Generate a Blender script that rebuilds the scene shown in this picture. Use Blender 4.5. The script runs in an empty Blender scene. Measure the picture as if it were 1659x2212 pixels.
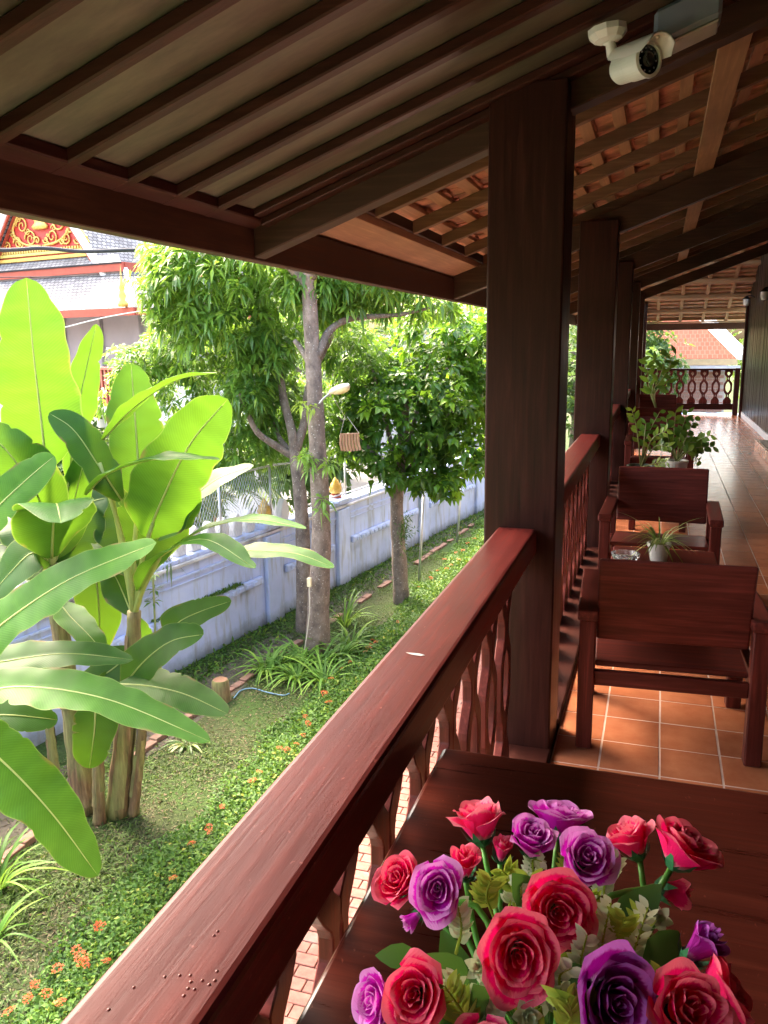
import bpy, bmesh, math, random
import numpy as np
from mathutils import Vector, Matrix
random.seed(7); RNG = np.random.default_rng(7)
SC = bpy.context.scene; COL = SC.collection

# ------------------------------------------------------------------ camera
PW, PH, PF = 1659.0, 2212.0, 1780.0           # photo measured at 1659 x 2212, focal length in its pixels
def _axes():
    vp = np.array([1430.0 - PW/2, 740.0 - PH/2, PF]); Y = vp/np.linalg.norm(vp)
    q = np.array([1430.0 - 3000 - PW/2, 740.0 + 3000*0.0125 - PH/2, PF])
    down = np.cross(q, Y); down /= np.linalg.norm(down)
    if down[1] < 0: down = -down
    X = np.cross(down, Y)
    if X[0] < 0: X = -X
    return np.array([X, Y, -down])
AX = _axes(); EYE = np.array([0, 0, 1.70])
def ray(px, py): return AX @ np.array([px - PW/2, py - PH/2, PF])
def onz(px, py, z): d = ray(px, py); return EYE + d*(z - EYE[2])/d[2]
def onx(px, py, x): d = ray(px, py); return EYE + d*(x - EYE[0])/d[0]
def ony(px, py, y): d = ray(px, py); return EYE + d*(y - EYE[1])/d[1]
def at_dist(px, py, r): d = ray(px, py); return EYE + d*r/np.linalg.norm(d)
cam = bpy.data.cameras.new('camera'); camo = bpy.data.objects.new('camera', cam); COL.objects.link(camo)
cam.sensor_fit = 'VERTICAL'; cam.sensor_height = 36.0; cam.lens = PF/PH*36.0
cam.clip_start = 0.05; cam.clip_end = 2000
m = Matrix.Identity(4)
for i in range(3):
    m[i][0], m[i][1], m[i][2], m[i][3] = AX[i][0], -AX[i][1], -AX[i][2], EYE[i]
camo.matrix_world = m
SC.camera = camo

# ------------------------------------------------------------------ sky, sun, exposure
SUN_AZ = (-0.80, 0.55); SUN_EL = math.radians(50)
world = bpy.data.worlds.new('World'); SC.world = world; world.use_nodes = True
nt = world.node_tree; bg = nt.nodes['Background']
sky = nt.nodes.new('ShaderNodeTexSky'); sky.sky_type = 'NISHITA'; sky.sun_disc = False
sky.sun_elevation = SUN_EL; sky.sun_rotation = math.atan2(SUN_AZ[0], SUN_AZ[1])
sky.air_density = 1.3; sky.dust_density = 7.0; sky.ozone_density = 1.0
nt.links.new(sky.outputs[0], bg.inputs[0]); bg.inputs[1].default_value = 0.15
sl = bpy.data.lights.new('sun', 'SUN'); sl.energy = 0.6; sl.angle = math.radians(20); sl.color = (1.0, 0.95, 0.86)
so = bpy.data.objects.new('sun', sl); COL.objects.link(so)
_n = math.hypot(*SUN_AZ); sd = Vector((SUN_AZ[0]/_n*math.cos(SUN_EL), SUN_AZ[1]/_n*math.cos(SUN_EL), math.sin(SUN_EL)))
so.rotation_euler = sd.to_track_quat('Z', 'Y').to_euler(); so.location = (-20, 15, 30)
SC.view_settings.view_transform = 'Standard'; SC.view_settings.look = 'None'
SC.view_settings.exposure = 3.62; SC.view_settings.gamma = 1.0; SC.view_settings.use_curve_mapping = False
SC.view_settings.use_white_balance = True; SC.view_settings.white_balance_temperature = 7000; SC.view_settings.white_balance_tint = 12
SC.cycles.use_denoising = True; SC.cycles.max_bounces = 10; SC.cycles.diffuse_bounces = 6
SC.cycles.transparent_max_bounces = 8; SC.cycles.sample_clamp_indirect = 10

# ------------------------------------------------------------------ materials
def newmat(name):
    mt = bpy.data.materials.new(name); mt.use_nodes = True
    return mt, mt.node_tree, mt.node_tree.nodes['Principled BSDF']
def N(nt, t, **kw):
    n = nt.nodes.new(t)
    for k, v in kw.items():
        if k in n.inputs: n.inputs[k].default_value = v
        else: setattr(n, k, v)
    return n
def ramp(nt, fac, stops):
    r = nt.nodes.new('ShaderNodeValToRGB'); e = r.color_ramp.elements
    while len(e) < len(stops): e.new(0.5)
    for k, (p, c) in enumerate(stops): e[k].position = p; e[k].color = (*c, 1)
    nt.links.new(fac, r.inputs[0]); return r.outputs[0]
def bump(nt, bs, h, strength=0.3, dist=0.01):
    b = N(nt, 'ShaderNodeBump', Strength=strength, Distance=dist)
    nt.links.new(h, b.inputs['Height']); nt.links.new(b.outputs[0], bs.inputs['Normal'])
def coords(nt, scale=(1,1,1), kind='Object', rnd=True):
    tc = nt.nodes.new('ShaderNodeTexCoord'); mp = nt.nodes.new('ShaderNodeMapping'); mp.inputs['Scale'].default_value = scale
    nt.links.new(tc.outputs[kind], mp.inputs['Vector'])
    if rnd:
        oi = nt.nodes.new('ShaderNodeObjectInfo'); mu = N(nt, 'ShaderNodeMath', operation='MULTIPLY'); mu.inputs[1].default_value = 37.0
        nt.links.new(oi.outputs['Random'], mu.inputs[0]); nt.links.new(mu.outputs[0], mp.inputs['Location'])
    return mp.outputs[0]
def mix(nt, fac, a, b, mode='MIX'):
    n = nt.nodes.new('ShaderNodeMix'); n.data_type = 'RGBA'; n.blend_type = mode
    for sock, v in ((n.inputs[0], fac), (n.inputs[6], a), (n.inputs[7], b)):
        if hasattr(v, 'links'): nt.links.new(v, sock)
        elif isinstance(v, (int, float)): sock.default_value = v
        else: sock.default_value = (*v, 1)
    return n.outputs[2]
def wood(name, dark, light, rough=0.3, axis='y', grain=1.0, coat=0.0, wear=None, spec=0.2):
    mt, nt, bs = newmat(name); bs.inputs['Specular IOR Level'].default_value = spec
    sc = {'x': (1.2, 22, 22), 'y': (22, 1.2, 22), 'z': (22, 22, 1.2)}[axis]
    v = coords(nt, tuple(s*grain for s in sc))
    n1 = N(nt, 'ShaderNodeTexNoise', Scale=2.2, Detail=7.0, Roughness=0.62, Distortion=0.5); nt.links.new(v, n1.inputs['Vector'])
    n2 = N(nt, 'ShaderNodeTexNoise', Scale=1.3, Detail=3.0); nt.links.new(coords(nt, (1.7, 1.7, 1.7)), n2.inputs['Vector'])
    c = ramp(nt, n1.outputs[0], [(0.22, tuple(x*0.75 for x in dark)), (0.36, tuple(a*.75+b*.25 for a, b in zip(dark, light))), (0.53, tuple((a+b)/2 for a, b in zip(dark, light))), (0.72, light)])
    c = mix(nt, ramp(nt, n2.outputs[0], [(0.40, (0, 0, 0)), (0.75, (0.45, 0.45, 0.45))]), c, tuple(x*0.7 for x in dark))
    if wear:
        n3 = N(nt, 'ShaderNodeTexNoise', Scale=5.0, Detail=8.0, Roughness=0.7); nt.links.new(v, n3.inputs['Vector'])
        c = mix(nt, ramp(nt, n3.outputs[0], [(0.60, (0, 0, 0)), (0.80, (0.5, 0.5, 0.5))]), c, wear)
        n4 = N(nt, 'ShaderNodeTexNoise', Scale=95.0, Detail=2.0); nt.links.new(coords(nt, (1, .6, 1)), n4.inputs['Vector'])
        c = mix(nt, ramp(nt, n4.outputs[0], [(0.71, (0, 0, 0)), (0.77, (0.55, 0.55, 0.55))]), c, tuple(min(1, x*1.6) for x in wear))
    nt.links.new(c, bs.inputs['Base Color'])
    rr = N(nt, 'ShaderNodeMapRange'); rr.inputs[3].default_value = rough*0.75; rr.inputs[4].default_value = rough*1.4
    nt.links.new(n1.outputs[0], rr.inputs[0]); nt.links.new(rr.outputs[0], bs.inputs['Roughness'])
    bs.inputs['Coat Weight'].default_value = coat; bs.inputs['Coat Roughness'].default_value = 0.15
    bump(nt, bs, n1.outputs[0], 0.22, 0.004)
    return mt
def plain(name, col, rough=0.5, metal=0.0, var=0.15, scale=6.0, bmp=0.0, spec=0.5, dirt=None):
    mt, nt, bs = newmat(name)
    n1 = N(nt, 'ShaderNodeTexNoise', Scale=scale, Detail=6.0, Roughness=0.6); nt.links.new(coords(nt), n1.inputs['Vector'])
    c = ramp(nt, n1.outputs[0], [(0.3, tuple(x*(1-var) for x in col)), (0.7, tuple(min(1, x*(1+var)) for x in col))])
    if dirt:
        n2 = N(nt, 'ShaderNodeTexNoise', Scale=scale*0.35, Detail=8.0, Roughness=0.7); nt.links.new(coords(nt), n2.inputs['Vector'])
        c = mix(nt, ramp(nt, n2.outputs[0], [(0.52, (0, 0, 0)), (0.72, (0.8, 0.8, 0.8))]), c, dirt)
    nt.links.new(c, bs.inputs['Base Color'])
    bs.inputs['Roughness'].default_value = rough; bs.inputs['Metallic'].default_value = metal
    bs.inputs['Specular IOR Level'].default_value = spec
    if bmp: bump(nt, bs, n1.outputs[0], bmp, 0.01)
    return mt
def leafmat(name, stops, trans=0.45, tcol=(0.3, 0.55, 0.04), rough=0.35, attr=True, veins=False, spec=0.5, lf=0.8):
    """stops: colours along a per-leaf random value stored in the 'rnd' attribute"""
    mt, nt, bs = newmat(name)
    if lf != 1: stops = [(p_, tuple(x*lf for x in c_)) for p_, c_ in stops]; tcol = tuple(x*lf for x in tcol)
    if attr:
        a = nt.nodes.new('ShaderNodeAttribute'); a.attribute_name = 'rnd'; fac = a.outputs['Fac']
    else:
        oi = nt.nodes.new('ShaderNodeObjectInfo'); fac = oi.outputs['Random']
    c = ramp(nt, fac, stops); tc = tcol
    if veins:
        uv = nt.nodes.new('ShaderNodeTexCoord'); sx = nt.nodes.new('ShaderNodeSeparateXYZ'); nt.links.new(uv.outputs['UV'], sx.inputs[0])
        ab = N(nt, 'ShaderNodeMath', operation='ABSOLUTE'); nt.links.new(sx.outputs[0], ab.inputs[0])
        # vein rows lean towards the tip
        ma = N(nt, 'ShaderNodeMath', operation='MULTIPLY_ADD'); ma.inputs[1].default_value = -0.10
        nt.links.new(ab.outputs[0], ma.inputs[0]); nt.links.new(sx.outputs[1], ma.inputs[2])
        mu = N(nt, 'ShaderNodeMath', operation='MULTIPLY'); mu.inputs[1].default_value = 520.0; nt.links.new(ma.outputs[0], mu.inputs[0])
        sn = N(nt, 'ShaderNodeMath', operation='SINE'); nt.links.new(mu.outputs[0], sn.inputs[0])
        no = N(nt, 'ShaderNodeTexNoise', Scale=1.0, Detail=5.0); mp = nt.nodes.new('ShaderNodeMapping'); mp.inputs['Scale'].default_value = (0.6, 14, 1)
        nt.links.new(uv.outputs['UV'], mp.inputs[0]); nt.links.new(mp.outputs[0], no.inputs['Vector'])
        shade = ramp(nt, no.outputs[0], [(0.3, (0.72, 0.78, 0.7)), (0.7, (1.2, 1.15, 1.1))])
        c = mix(nt, 1.0, c, shade, 'MULTIPLY')
        vr = ramp(nt, sn.outputs[0], [(0.0, (0.84, 0.86, 0.84)), (0.9, (1.0, 1.0, 1.0))]); c = mix(nt, 1.0, c, vr, 'MULTIPLY')
        edge = ramp(nt, ab.outputs[0], [(0.0, (0.9, 0.9, 0.9)), (0.035, (0, 0, 0)), (0.955, (0, 0, 0)), (1.0, (0.5, 0.5, 0.5))])
        br_ = N(nt, 'ShaderNodeTexNoise', Scale=1.0, Detail=5.0); mp2 = nt.nodes.new('ShaderNodeMapping'); mp2.inputs['Scale'].default_value = (1.2, 7, 1)
        nt.links.new(uv.outputs['UV'], mp2.inputs[0]); nt.links.new(mp2.outputs[0], br_.inputs['Vector'])
        c = mix(nt, edge, c, (0.36, 0.44, 0.12))
        dry = mix(nt, 1.0, ramp(nt, br_.outputs[0], [(0.56, (0, 0, 0)), (0.62, (1, 1, 1))]), ramp(nt, ab.outputs[0], [(0.86, (0, 0, 0)), (0.97, (0.9, 0.9, 0.9))]), 'MULTIPLY')
        c = mix(nt, dry, c, (0.20, 0.13, 0.05))
        bump(nt, bs, sn.outputs[0], 0.12, 0.003)
    nt.links.new(c, bs.inputs['Base Color']); bs.inputs['Roughness'].default_value = rough; bs.inputs['Specular IOR Level'].default_value = spec
    tr = nt.nodes.new('ShaderNodeBsdfTranslucent')
    nt.links.new(mix(nt, 1.0, mix(nt, 0.45, c, tcol), (1.0, 1.0, 1.0), 'MULTIPLY'), tr.inputs[0])
    ms = nt.nodes.new('ShaderNodeMixShader'); ms.inputs[0].default_value = trans
    nt.links.new(bs.outputs[0], ms.inputs[1]); nt.links.new(tr.outputs[0], ms.inputs[2])
    nt.links.new(ms.outputs[0], nt.nodes['Material Output'].inputs[0])
    return mt

MAH_D, MAH_L = (0.045, 0.0080, 0.0065), (0.215, 0.042, 0.031)
M = {}
for ax in 'xyz':
    M['mah_'+ax] = wood('mahogany_'+ax, MAH_D, MAH_L, 0.40, ax, 1.0, 0.08)
    M['post_'+ax] = wood('dark_post_'+ax, (0.018, 0.0050, 0.0038), (0.060, 0.016, 0.011), 0.36, ax)
    M['raft_'+ax] = wood('rafter_'+ax, (0.038, 0.018, 0.012), (0.11, 0.052, 0.033), 0.5, ax)
    M['teak_'+ax] = wood('teak_'+ax, (0.32, 0.175, 0.10), (0.56, 0.34, 0.20), 0.6, ax)
    M['mid_'+ax] = wood('mid_brown_'+ax, (0.12, 0.062, 0.036), (0.27, 0.145, 0.085), 0.55, ax)
    M['red_'+ax] = wood('red_trim_'+ax, (0.028, 0.009, 0.007), (0.085, 0.028, 0.019), 0.36, ax)
M['rail'] = wood('handrail_wood', (0.090, 0.010, 0.0085), (0.23, 0.034, 0.026), 0.36, 'y', 1.0, 0.0, wear=(0.26, 0.075, 0.06), spec=0.26)
M['fascia'] = wood('fascia_wood', (0.050, 0.020, 0.011), (0.135, 0.056, 0.032), 0.5, 'y')
M['table'] = wood('table_wood', (0.040, 0.0065, 0.0045), (0.135, 0.026, 0.015), 0.28, 'x', 0.9, 0.1, wear=(0.15, 0.05, 0.035), spec=0.35)
M['gold'] = plain('gold_paint', (0.55, 0.36, 0.09), 0.4, 0.3, 0.2, 20)
M['white'] = plain('white_plastic', (0.72, 0.72, 0.68), 0.4, 0, 0.05)
M['grey_box'] = plain('grey_plastic', (0.20, 0.24, 0.29), 0.45, 0, 0.1)
M['black'] = plain('black_metal', (0.012, 0.012, 0.013), 0.35, 0, 0.1)
M['glass_black'] = plain('lens_black', (0.006, 0.006, 0.008), 0.08, 0, 0.1)
M['steel'] = plain('galvanised_steel', (0.42, 0.44, 0.46), 0.45, 0.6, 0.15, 12)
M['terra'] = plain('terracotta_roof', (0.50, 0.235, 0.14), 0.75, 0, 0.35, 9, 0.2, dirt=(0.16, 0.07, 0.05))
M['brick'] = plain('red_brick', (0.25, 0.095, 0.070), 0.85, 0, 0.3, 14, 0.3, dirt=(0.22, 0.18, 0.16))
M['brick_old'] = plain('old_brick', (0.22, 0.12, 0.085), 0.9, 0, 0.3, 14, 0.4, dirt=(0.10, 0.095, 0.06))
M['soil_pot'] = plain('potting_soil', (0.04, 0.028, 0.02), 0.95)
M['pot_white'] = plain('white_ceramic', (0.80, 0.80, 0.77), 0.25, 0, 0.04)
M['pot_green'] = plain('green_glazed_pot', (0.10, 0.16, 0.13), 0.3, 0, 0.2)
M['redpaint'] = plain('temple_red', (0.34, 0.055, 0.030), 0.6, 0, 0.15, 4)
M['templewall'] = plain('temple_wall_paint', (0.29, 0.255, 0.275), 0.85, 0, 0.06, 2)
M['whitewall'] = plain('white_render', (0.58, 0.57, 0.57), 0.85, 0, 0.05, 2, spec=0.1)
M['cordw'] = plain('pale_cable', (0.55, 0.50, 0.42), 0.6)
M['cordb'] = plain('black_cable', (0.02, 0.022, 0.028), 0.6)

# ------------------------------------------------------------------ helpers
def origin_of(o):
    v = Vector((0, 0, 0))
    while o is not None: v = v + o.location; o = o.parent
    return v
def thing(name, label, cat, loc=(0, 0, 0), rotz=0.0, group=None):
    o = bpy.data.objects.new(name, None); o.empty_display_size = 0.1; COL.objects.link(o)
    o.location = loc; o.rotation_euler = (0, 0, rotz); tag(o, label, cat, group); return o
def tag(o, label, cat, group=None):
    o['label'] = label; o['category'] = cat
    if group: o['group'] = group
    return o
def struct(o): o['kind'] = 'structure'; return o
def mk(name, V, F, mat, parent=None, smooth=False, local=False, uv=None, rnd=None, bevel=0.0, seg=1):
    V = np.asarray(V, dtype=np.float64).reshape(-1, 3)
    if parent is not None and not local: V = V - np.array(origin_of(parent))
    me = bpy.data.meshes.new(name)
    me.from_pydata(V.tolist(), [], F if isinstance(F, list) else F.tolist())
    if bevel > 0:
        bm = bmesh.new(); bm.from_mesh(me)
        ed = [e for e in bm.edges if e.is_manifold and e.calc_face_angle(0) > 0.6]
        bmesh.ops.bevel(bm, geom=ed, offset=bevel, segments=seg, affect='EDGES', profile=0.5)
        bm.to_mesh(me); bm.free()
    if mat is not None: me.materials.append(mat if not isinstance(mat, str) else M[mat])
    if uv is not None:
        ul = me.uv_layers.new(name='UVMap'); li = np.empty(len(me.loops), dtype=np.int32); me.loops.foreach_get('vertex_index', li)
        ul.data.foreach_set('uv', np.asarray(uv, dtype=np.float32)[li].ravel())
    if rnd is not None:
        at = me.attributes.new('rnd', 'FLOAT', 'POINT'); at.data.foreach_set('value', np.asarray(rnd, dtype=np.float32))
    if smooth: me.polygons.foreach_set('use_smooth', np.ones(len(me.polygons), dtype=bool))
    o = bpy.data.objects.new(name, me); COL.objects.link(o)
    if parent is not None: o.parent = parent
    return o
def copy_tree(o, parent=None):
    c = o.copy(); COL.objects.link(c)
    if parent is not None: c.parent = parent
    for ch in list(o.children): copy_tree(ch, c)
    return c
BF = [(0, 3, 2, 1), (4, 5, 6, 7), (0, 1, 5, 4), (1, 2, 6, 5), (2, 3, 7, 6), (3, 0, 4, 7)]
def bv(lo, hi):
    (a, b, c), (d, e, f) = lo, hi
    return [(a, b, c), (d, b, c), (d, e, c), (a, e, c), (a, b, f), (d, b, f), (d, e, f), (a, e, f)]
def box(name, lo, hi, mat, parent=None, bevel=0.004, local=False, seg=1): return mk(name, bv(lo, hi), BF, mat, parent, local=local, bevel=bevel, seg=seg)
class MB:
    def __init__(s): s.v = []; s.f = []; s.n = 0
    def add(s, V, F):
        s.v.append(np.asarray(V, float).reshape(-1, 3)); s.f += [tuple(i + s.n for i in f) for f in F]; s.n += len(s.v[-1]); return s
    def box(s, lo, hi): return s.add(bv(lo, hi), BF)
    def tube(s, pts, rad, k=8, cap=True):
        V, F = tube(pts, rad, k, cap); return s.add(V, F)
    def build(s, name, mat, parent=None, **kw): return mk(name, np.vstack(s.v), s.f, mat, parent, **kw)
def tube(pts, rad, k=8, cap=True):
    P = np.asarray(pts, float); n = len(P); R_ = np.full(n, rad, float) if np.isscalar(rad) else np.asarray(rad, float)
    T = np.gradient(P, axis=0); T /= np.linalg.norm(T, axis=1)[:, None] + 1e-9
    up = np.array([0, 0, 1.0]) if abs(T[0][2]) < 0.9 else np.array([1.0, 0, 0])
    V = []; a = np.arange(k)*2*math.pi/k
    s = np.cross(T[0], up); s /= np.linalg.norm(s)
    for i in range(n):
        s = s - T[i]*(s @ T[i]); s /= np.linalg.norm(s) + 1e-9
        b = np.cross(T[i], s)
        V.append(P[i] + R_[i]*(np.cos(a)[:, None]*s + np.sin(a)[:, None]*b))
    V = np.vstack(V); F = []
    for i in range(n-1):
        for j in range(k):
            F.append((i*k+j, i*k+(j+1) % k, (i+1)*k+(j+1) % k, (i+1)*k+j))
    if cap: F.append(tuple(range(k))[::-1]); F.append(tuple((n-1)*k+j for j in range(k)))
    return V, F
def lathe(prof, k=20, c=(0, 0, 0)):
    V = []; F = []; a = np.arange(k)*2*math.pi/k
    for r, z in prof: V.append(np.stack([c[0]+r*np.cos(a), c[1]+r*np.sin(a), np.full(k, c[2]+z)], 1))
    n = len(prof)
    for i in range(n-1):
        for j in range(k): F.append((i*k+j, i*k+(j+1) % k, (i+1)*k+(j+1) % k, (i+1)*k+j))
    return np.vstack(V), F
def spline(pts, n):
    P = np.asarray(pts, float)
    if len(P) == 2: return P[0] + (P[1]-P[0])*np.linspace(0, 1, n)[:, None]
    Q = np.vstack([2*P[0]-P[1], P, 2*P[-1]-P[-2]]); out = []; m_ = len(P)-1
    for t in np.linspace(0, m_ - 1e-6, n):
        i = int(t); u = t - i; a, b, c, d = Q[i:i+4]
        out.append(0.5*((2*b) + (-a+c)*u + (2*a-5*b+4*c-d)*u*u + (-a+3*b-3*c+d)*u**3))
    return np.array(out)
def nrm(v): v = np.asarray(v, float); return v/(np.linalg.norm(v)+1e-9)
# ================================================================== HOUSE
ZG = -2.40
SLOPE = 0.355
def zr(x): return 2.08 + SLOPE*(x + 1.69)          # underside of the main rafters
def sp(x0, x1, y0, y1, o0, o1):
    return [(x0, y0, zr(x0)+o0), (x1, y0, zr(x1)+o0), (x1, y1, zr(x1)+o0), (x0, y1, zr(x0)+o0),
            (x0, y0, zr(x0)+o1), (x1, y0, zr(x1)+o1), (x1, y1, zr(x1)+o1), (x0, y1, zr(x0)+o1)]
def slab(name, x0, x1, y0, y1, o0, o1, mat, parent, bevel=0.003): return mk(name, sp(x0, x1, y0, y1, o0, o1), BF, mat, parent, bevel=bevel)
COLY = [3.253, 6.92, 10.45, 14.0, 17.5, 20.95]
RY = [c + 0.14 for c in COLY[:5]]
WALLX = 1.82

# ---- floor
mt, nt_, bs_ = newmat('floor_tile_clay')
v_ = coords(nt_); n_ = N(nt_, 'ShaderNodeTexNoise', Scale=7.0, Detail=7.0, Roughness=0.65); nt_.links.new(v_, n_.inputs['Vector'])
oi_ = nt_.nodes.new('ShaderNodeObjectInfo')
c_ = ramp(nt_, n_.outputs[0], [(0.3, (0.48, 0.155, 0.072)), (0.7, (0.62, 0.235, 0.118))])
c_ = mix(nt_, 1.0, c_, ramp(nt_, oi_.outputs['Random'], [(0, (0.74, 0.72, 0.72)), (1, (1.10, 1.06, 1.0))]), 'MULTIPLY')
n2_ = N(nt_, 'ShaderNodeTexNoise', Scale=2.2, Detail=7.0, Roughness=0.6); nt_.links.new(coords(nt_, (1, 1, 1), 'Object', False), n2_.inputs['Vector'])
nt_.links.new(c_, bs_.inputs['Base Color'])
rr_ = N(nt_, 'ShaderNodeMapRange'); rr_.inputs[3].default_value = 0.15; rr_.inputs[4].default_value = 0.32
nt_.links.new(n_.outputs[0], rr_.inputs[0]); nt_.links.new(rr_.outputs[0], bs_.inputs['Roughness']); bump(nt_, bs_, n_.outputs[0], 0.03, 0.003)
M['floor_tile'] = mt
M['grout'] = plain('floor_grout', (0.62, 0.46, 0.38), 0.85, 0, 0.2, 10)
floor = struct(box('veranda_floor', (-0.355, -9.0, -0.30), (WALLX+1.2, 21.2, -0.0015), 'grout', None, 0))
TX, TY, GX, GY = 0.2385, 0.25, 0.078, 3.459
tmesh = None; rest = MB(); nt_obj = 0
for r in range(-49, 71):
    y0 = GY + r*TY
    for c in range(-2, 8):
        x0 = max(GX + c*TX, -0.352); x1 = min(GX + (c+1)*TX, WALLX-0.002)
        if x1 - x0 < 0.02: continue
        if -2 <= r < 28 and x1 - x0 > 0.23 and nt_obj < 298:
            jx, jz = random.uniform(-.001, .001), random.uniform(-.0006, .0006)
            if tmesh is None:
                t = box('tile', (0, 0, -0.006), (TX-0.008, TY-0.008, 0), 'floor_tile', floor, 0.001, local=True); tmesh = t.data
            else:
                t = bpy.data.objects.new('tile', tmesh); COL.objects.link(t); t.parent = floor
            t.location = (x0+0.004+jx, y0+0.004+jx, jz*.5); nt_obj += 1
        else:
            rest.box((x0+0.004, y0+0.004, -0.006), (x1-0.004, y0+TY-0.004, 0))
o = rest.build('tile_field', 'floor_tile', floor); o['kind'] = 'stuff'

# ---- house wall with vertical boards
hw = thing('house_wall', 'dark vertical board house wall with pale skirting along the tiled veranda', 'wall', (WALLX+0.05, 9, 0))
box('wall_core', (WALLX+0.02, -9, 0), (WALLX+0.12, 20.6, 3.85), 'post_z', hw, 0)
bm0 = None
for k in range(60):
    y = 11.6 + k*0.15
    if bm0 is None:
        b = box('plank', (0, 0, 0), (0.022, 0.138, 3.3), wood('wall_board', (0.014, 0.012, 0.010), (0.05, 0.036, 0.028), 0.32, 'z'), hw, 0.005, local=True); bm0 = b.data
    else:
        b = bpy.data.objects.new('plank', bm0); COL.objects.link(b); b.parent = hw
    b.location = (WALLX - (WALLX+0.05) + random.uniform(-.004, .002), y - 9, 0.125)
q = MB()
for k in range(136): q.box((WALLX-0.001, -8.9+k*0.15, 0.125), (WALLX+0.02, -8.9+k*0.15+0.138, 3.4))
q.build('board_cladding', 'post_z', hw)
box('sky_block_wall', (-0.36, -9.1, 0.0), (WALLX+0.02, -9.0, 3.3), 'post_z', hw, 0)  # unseen end wall, added to keep open sky out of the chair reflections
box('skirting', (WALLX-0.018, -9, 0.0), (WALLX+0.02, 20.6, 0.122), plain('skirting_paint', (0.52, 0.56, 0.64), 0.45, 0, 0.06), hw, 0.004)
box('corner_post', (WALLX-0.06, 20.6, 0.0), (WALLX+0.12, 20.78, 3.7), 'post_z', hw, 0.006)
st = thing('door_step', 'low terracotta tiled step against the board wall', 'step', (1.66, 13.4, 0))
box('tread', (1.50, 12.4, 0.0), (WALLX-0.02, 14.45, 0.15), 'floor_tile', st, 0.006)
box('mat', (1.53, 12.5, 0.151), (WALLX-0.04, 14.35, 0.16), plain('step_stone', (0.35, 0.33, 0.30), 0.6), st, 0.003)
box('house_base', (-0.15, -9, ZG), (WALLX+1.2, 21.0, -0.31), 'whitewall', None, 0); struct(bpy.data.objects['house_base'])

# ---- lanterns on the wall
def lantern(y, z, label):
    t = thing('wall_lantern', label, 'lantern', (WALLX, y, z), group='wall lanterns')
    mk('bracket', *tube([(WALLX, y, z), (WALLX-0.08, y, z+0.05), (WALLX-0.16, y, z+0.03)], 0.012, 8), 'black', t)
    mk('cap', *lathe([(0.005, 0.06), (0.03, 0.045), (0.075, 0.0), (0.08, -0.012), (0.0, -0.012)], 14, (WALLX-0.16, y, z-0.02)), 'black', t)
    mk('glass', *lathe([(0.066, -0.012), (0.062, -0.10), (0.045, -0.15), (0.0, -0.155)], 14, (WALLX-0.16, y, z-0.02)), 'pot_white', t, smooth=True)
    mk('finial', *lathe([(0.02, -0.155), (0.012, -0.175), (0.0, -0.19)], 10, (WALLX-0.16, y, z-0.02)), 'black', t)
p = onx(1613, 643, WALLX-0.16); lantern(p[1], p[2], 'small black wall lantern with white glass at the far corner of the board wall')
p = onx(1652, 626, WALLX-0.16); lantern(p[1], p[2], 'small black wall lantern with white glass halfway along the board wall')

# ---- columns
names = ['first', 'second', 'third', 'fourth', 'fifth', 'sixth']
for k, y in enumerate(COLY):
    lab = ('thick dark wooden post beside the near armchair, where the first handrail ends' if k == 0 else
           f'{names[k]} dark wooden post along the railing counting from the rose table')
    t = thing('wood_post', lab, 'post', (-0.51, y+0.145, ZG), group='posts along the railing')
    box('shaft', (-0.655, y, ZG), (-0.365, y+0.29, zr(-0.51)+0.14), 'post_z', t, 0.008, seg=2)
    for (a, b) in (((-0.66, y-0.006), (-0.36, y+0.0)), ):
        pass

# ---- balusters (fretted boards) and railings
ZT = np.concatenate([np.linspace(0, 0.15, 5), np.linspace(0.17, 0.31, 6), np.linspace(0.33, 0.69, 15), np.linspace(0.71, 0.83, 5), np.linspace(0.86, 1, 4)])
WO = [(0, .075), (.12, .078), (.17, .052), (.21, .030), (.28, .030), (.33, .055), (.39, .080), (.61, .080), (.68, .055), (.72, .032), (.80, .032), (.86, .062), (.9, .078), (1, .078)]
def hole(t):
    h = 0.0
    if abs(t-.09) < .04: h = .034*math.sqrt(max(0, 1-((t-.09)/.04)**2))*(1 if t < .09 else .8)
    if abs(t-.50) < .15: h = .046*math.sqrt(max(0, 1-((t-.5)/.15)**2))
    if abs(t-.24) < .04: h = .009*(1-abs(t-.24)/.04)
    if abs(t-.76) < .04: h = .009*(1-abs(t-.76)/.04)
    return h
def baluster_data(H, th):
    V = []; F = []
    xs, ws = zip(*WO)
    for sgn in (1, -1):
        base = len(V)
        for t in ZT:
            w = float(np.interp(t, xs, ws))*1.3; h = max(hole(t)*1.25, 0.0004); z = H*(1-t)
            for x in (-th/2, th/2): V += [(x, sgn*h, z), (x, sgn*w, z)]
        n = len(ZT)
        for i in range(n-1):
            a = base+i*4; b = a+4
            qs = [(a, a+1, b+1, b), (a+2, b+2, b+3, a+3), (a+1, a+3, b+3, b+1), (a, b, b+2, a+2)]
            F += qs if sgn > 0 else [x[::-1] for x in qs]
        F += [(base, base+2, base+3, base+1), (base+4*(n-1), base+4*(n-1)+1, base+4*(n-1)+3, base+4*(n-1)+2)]
    return V, F
RZ = 0.975
BAL = None
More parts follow.
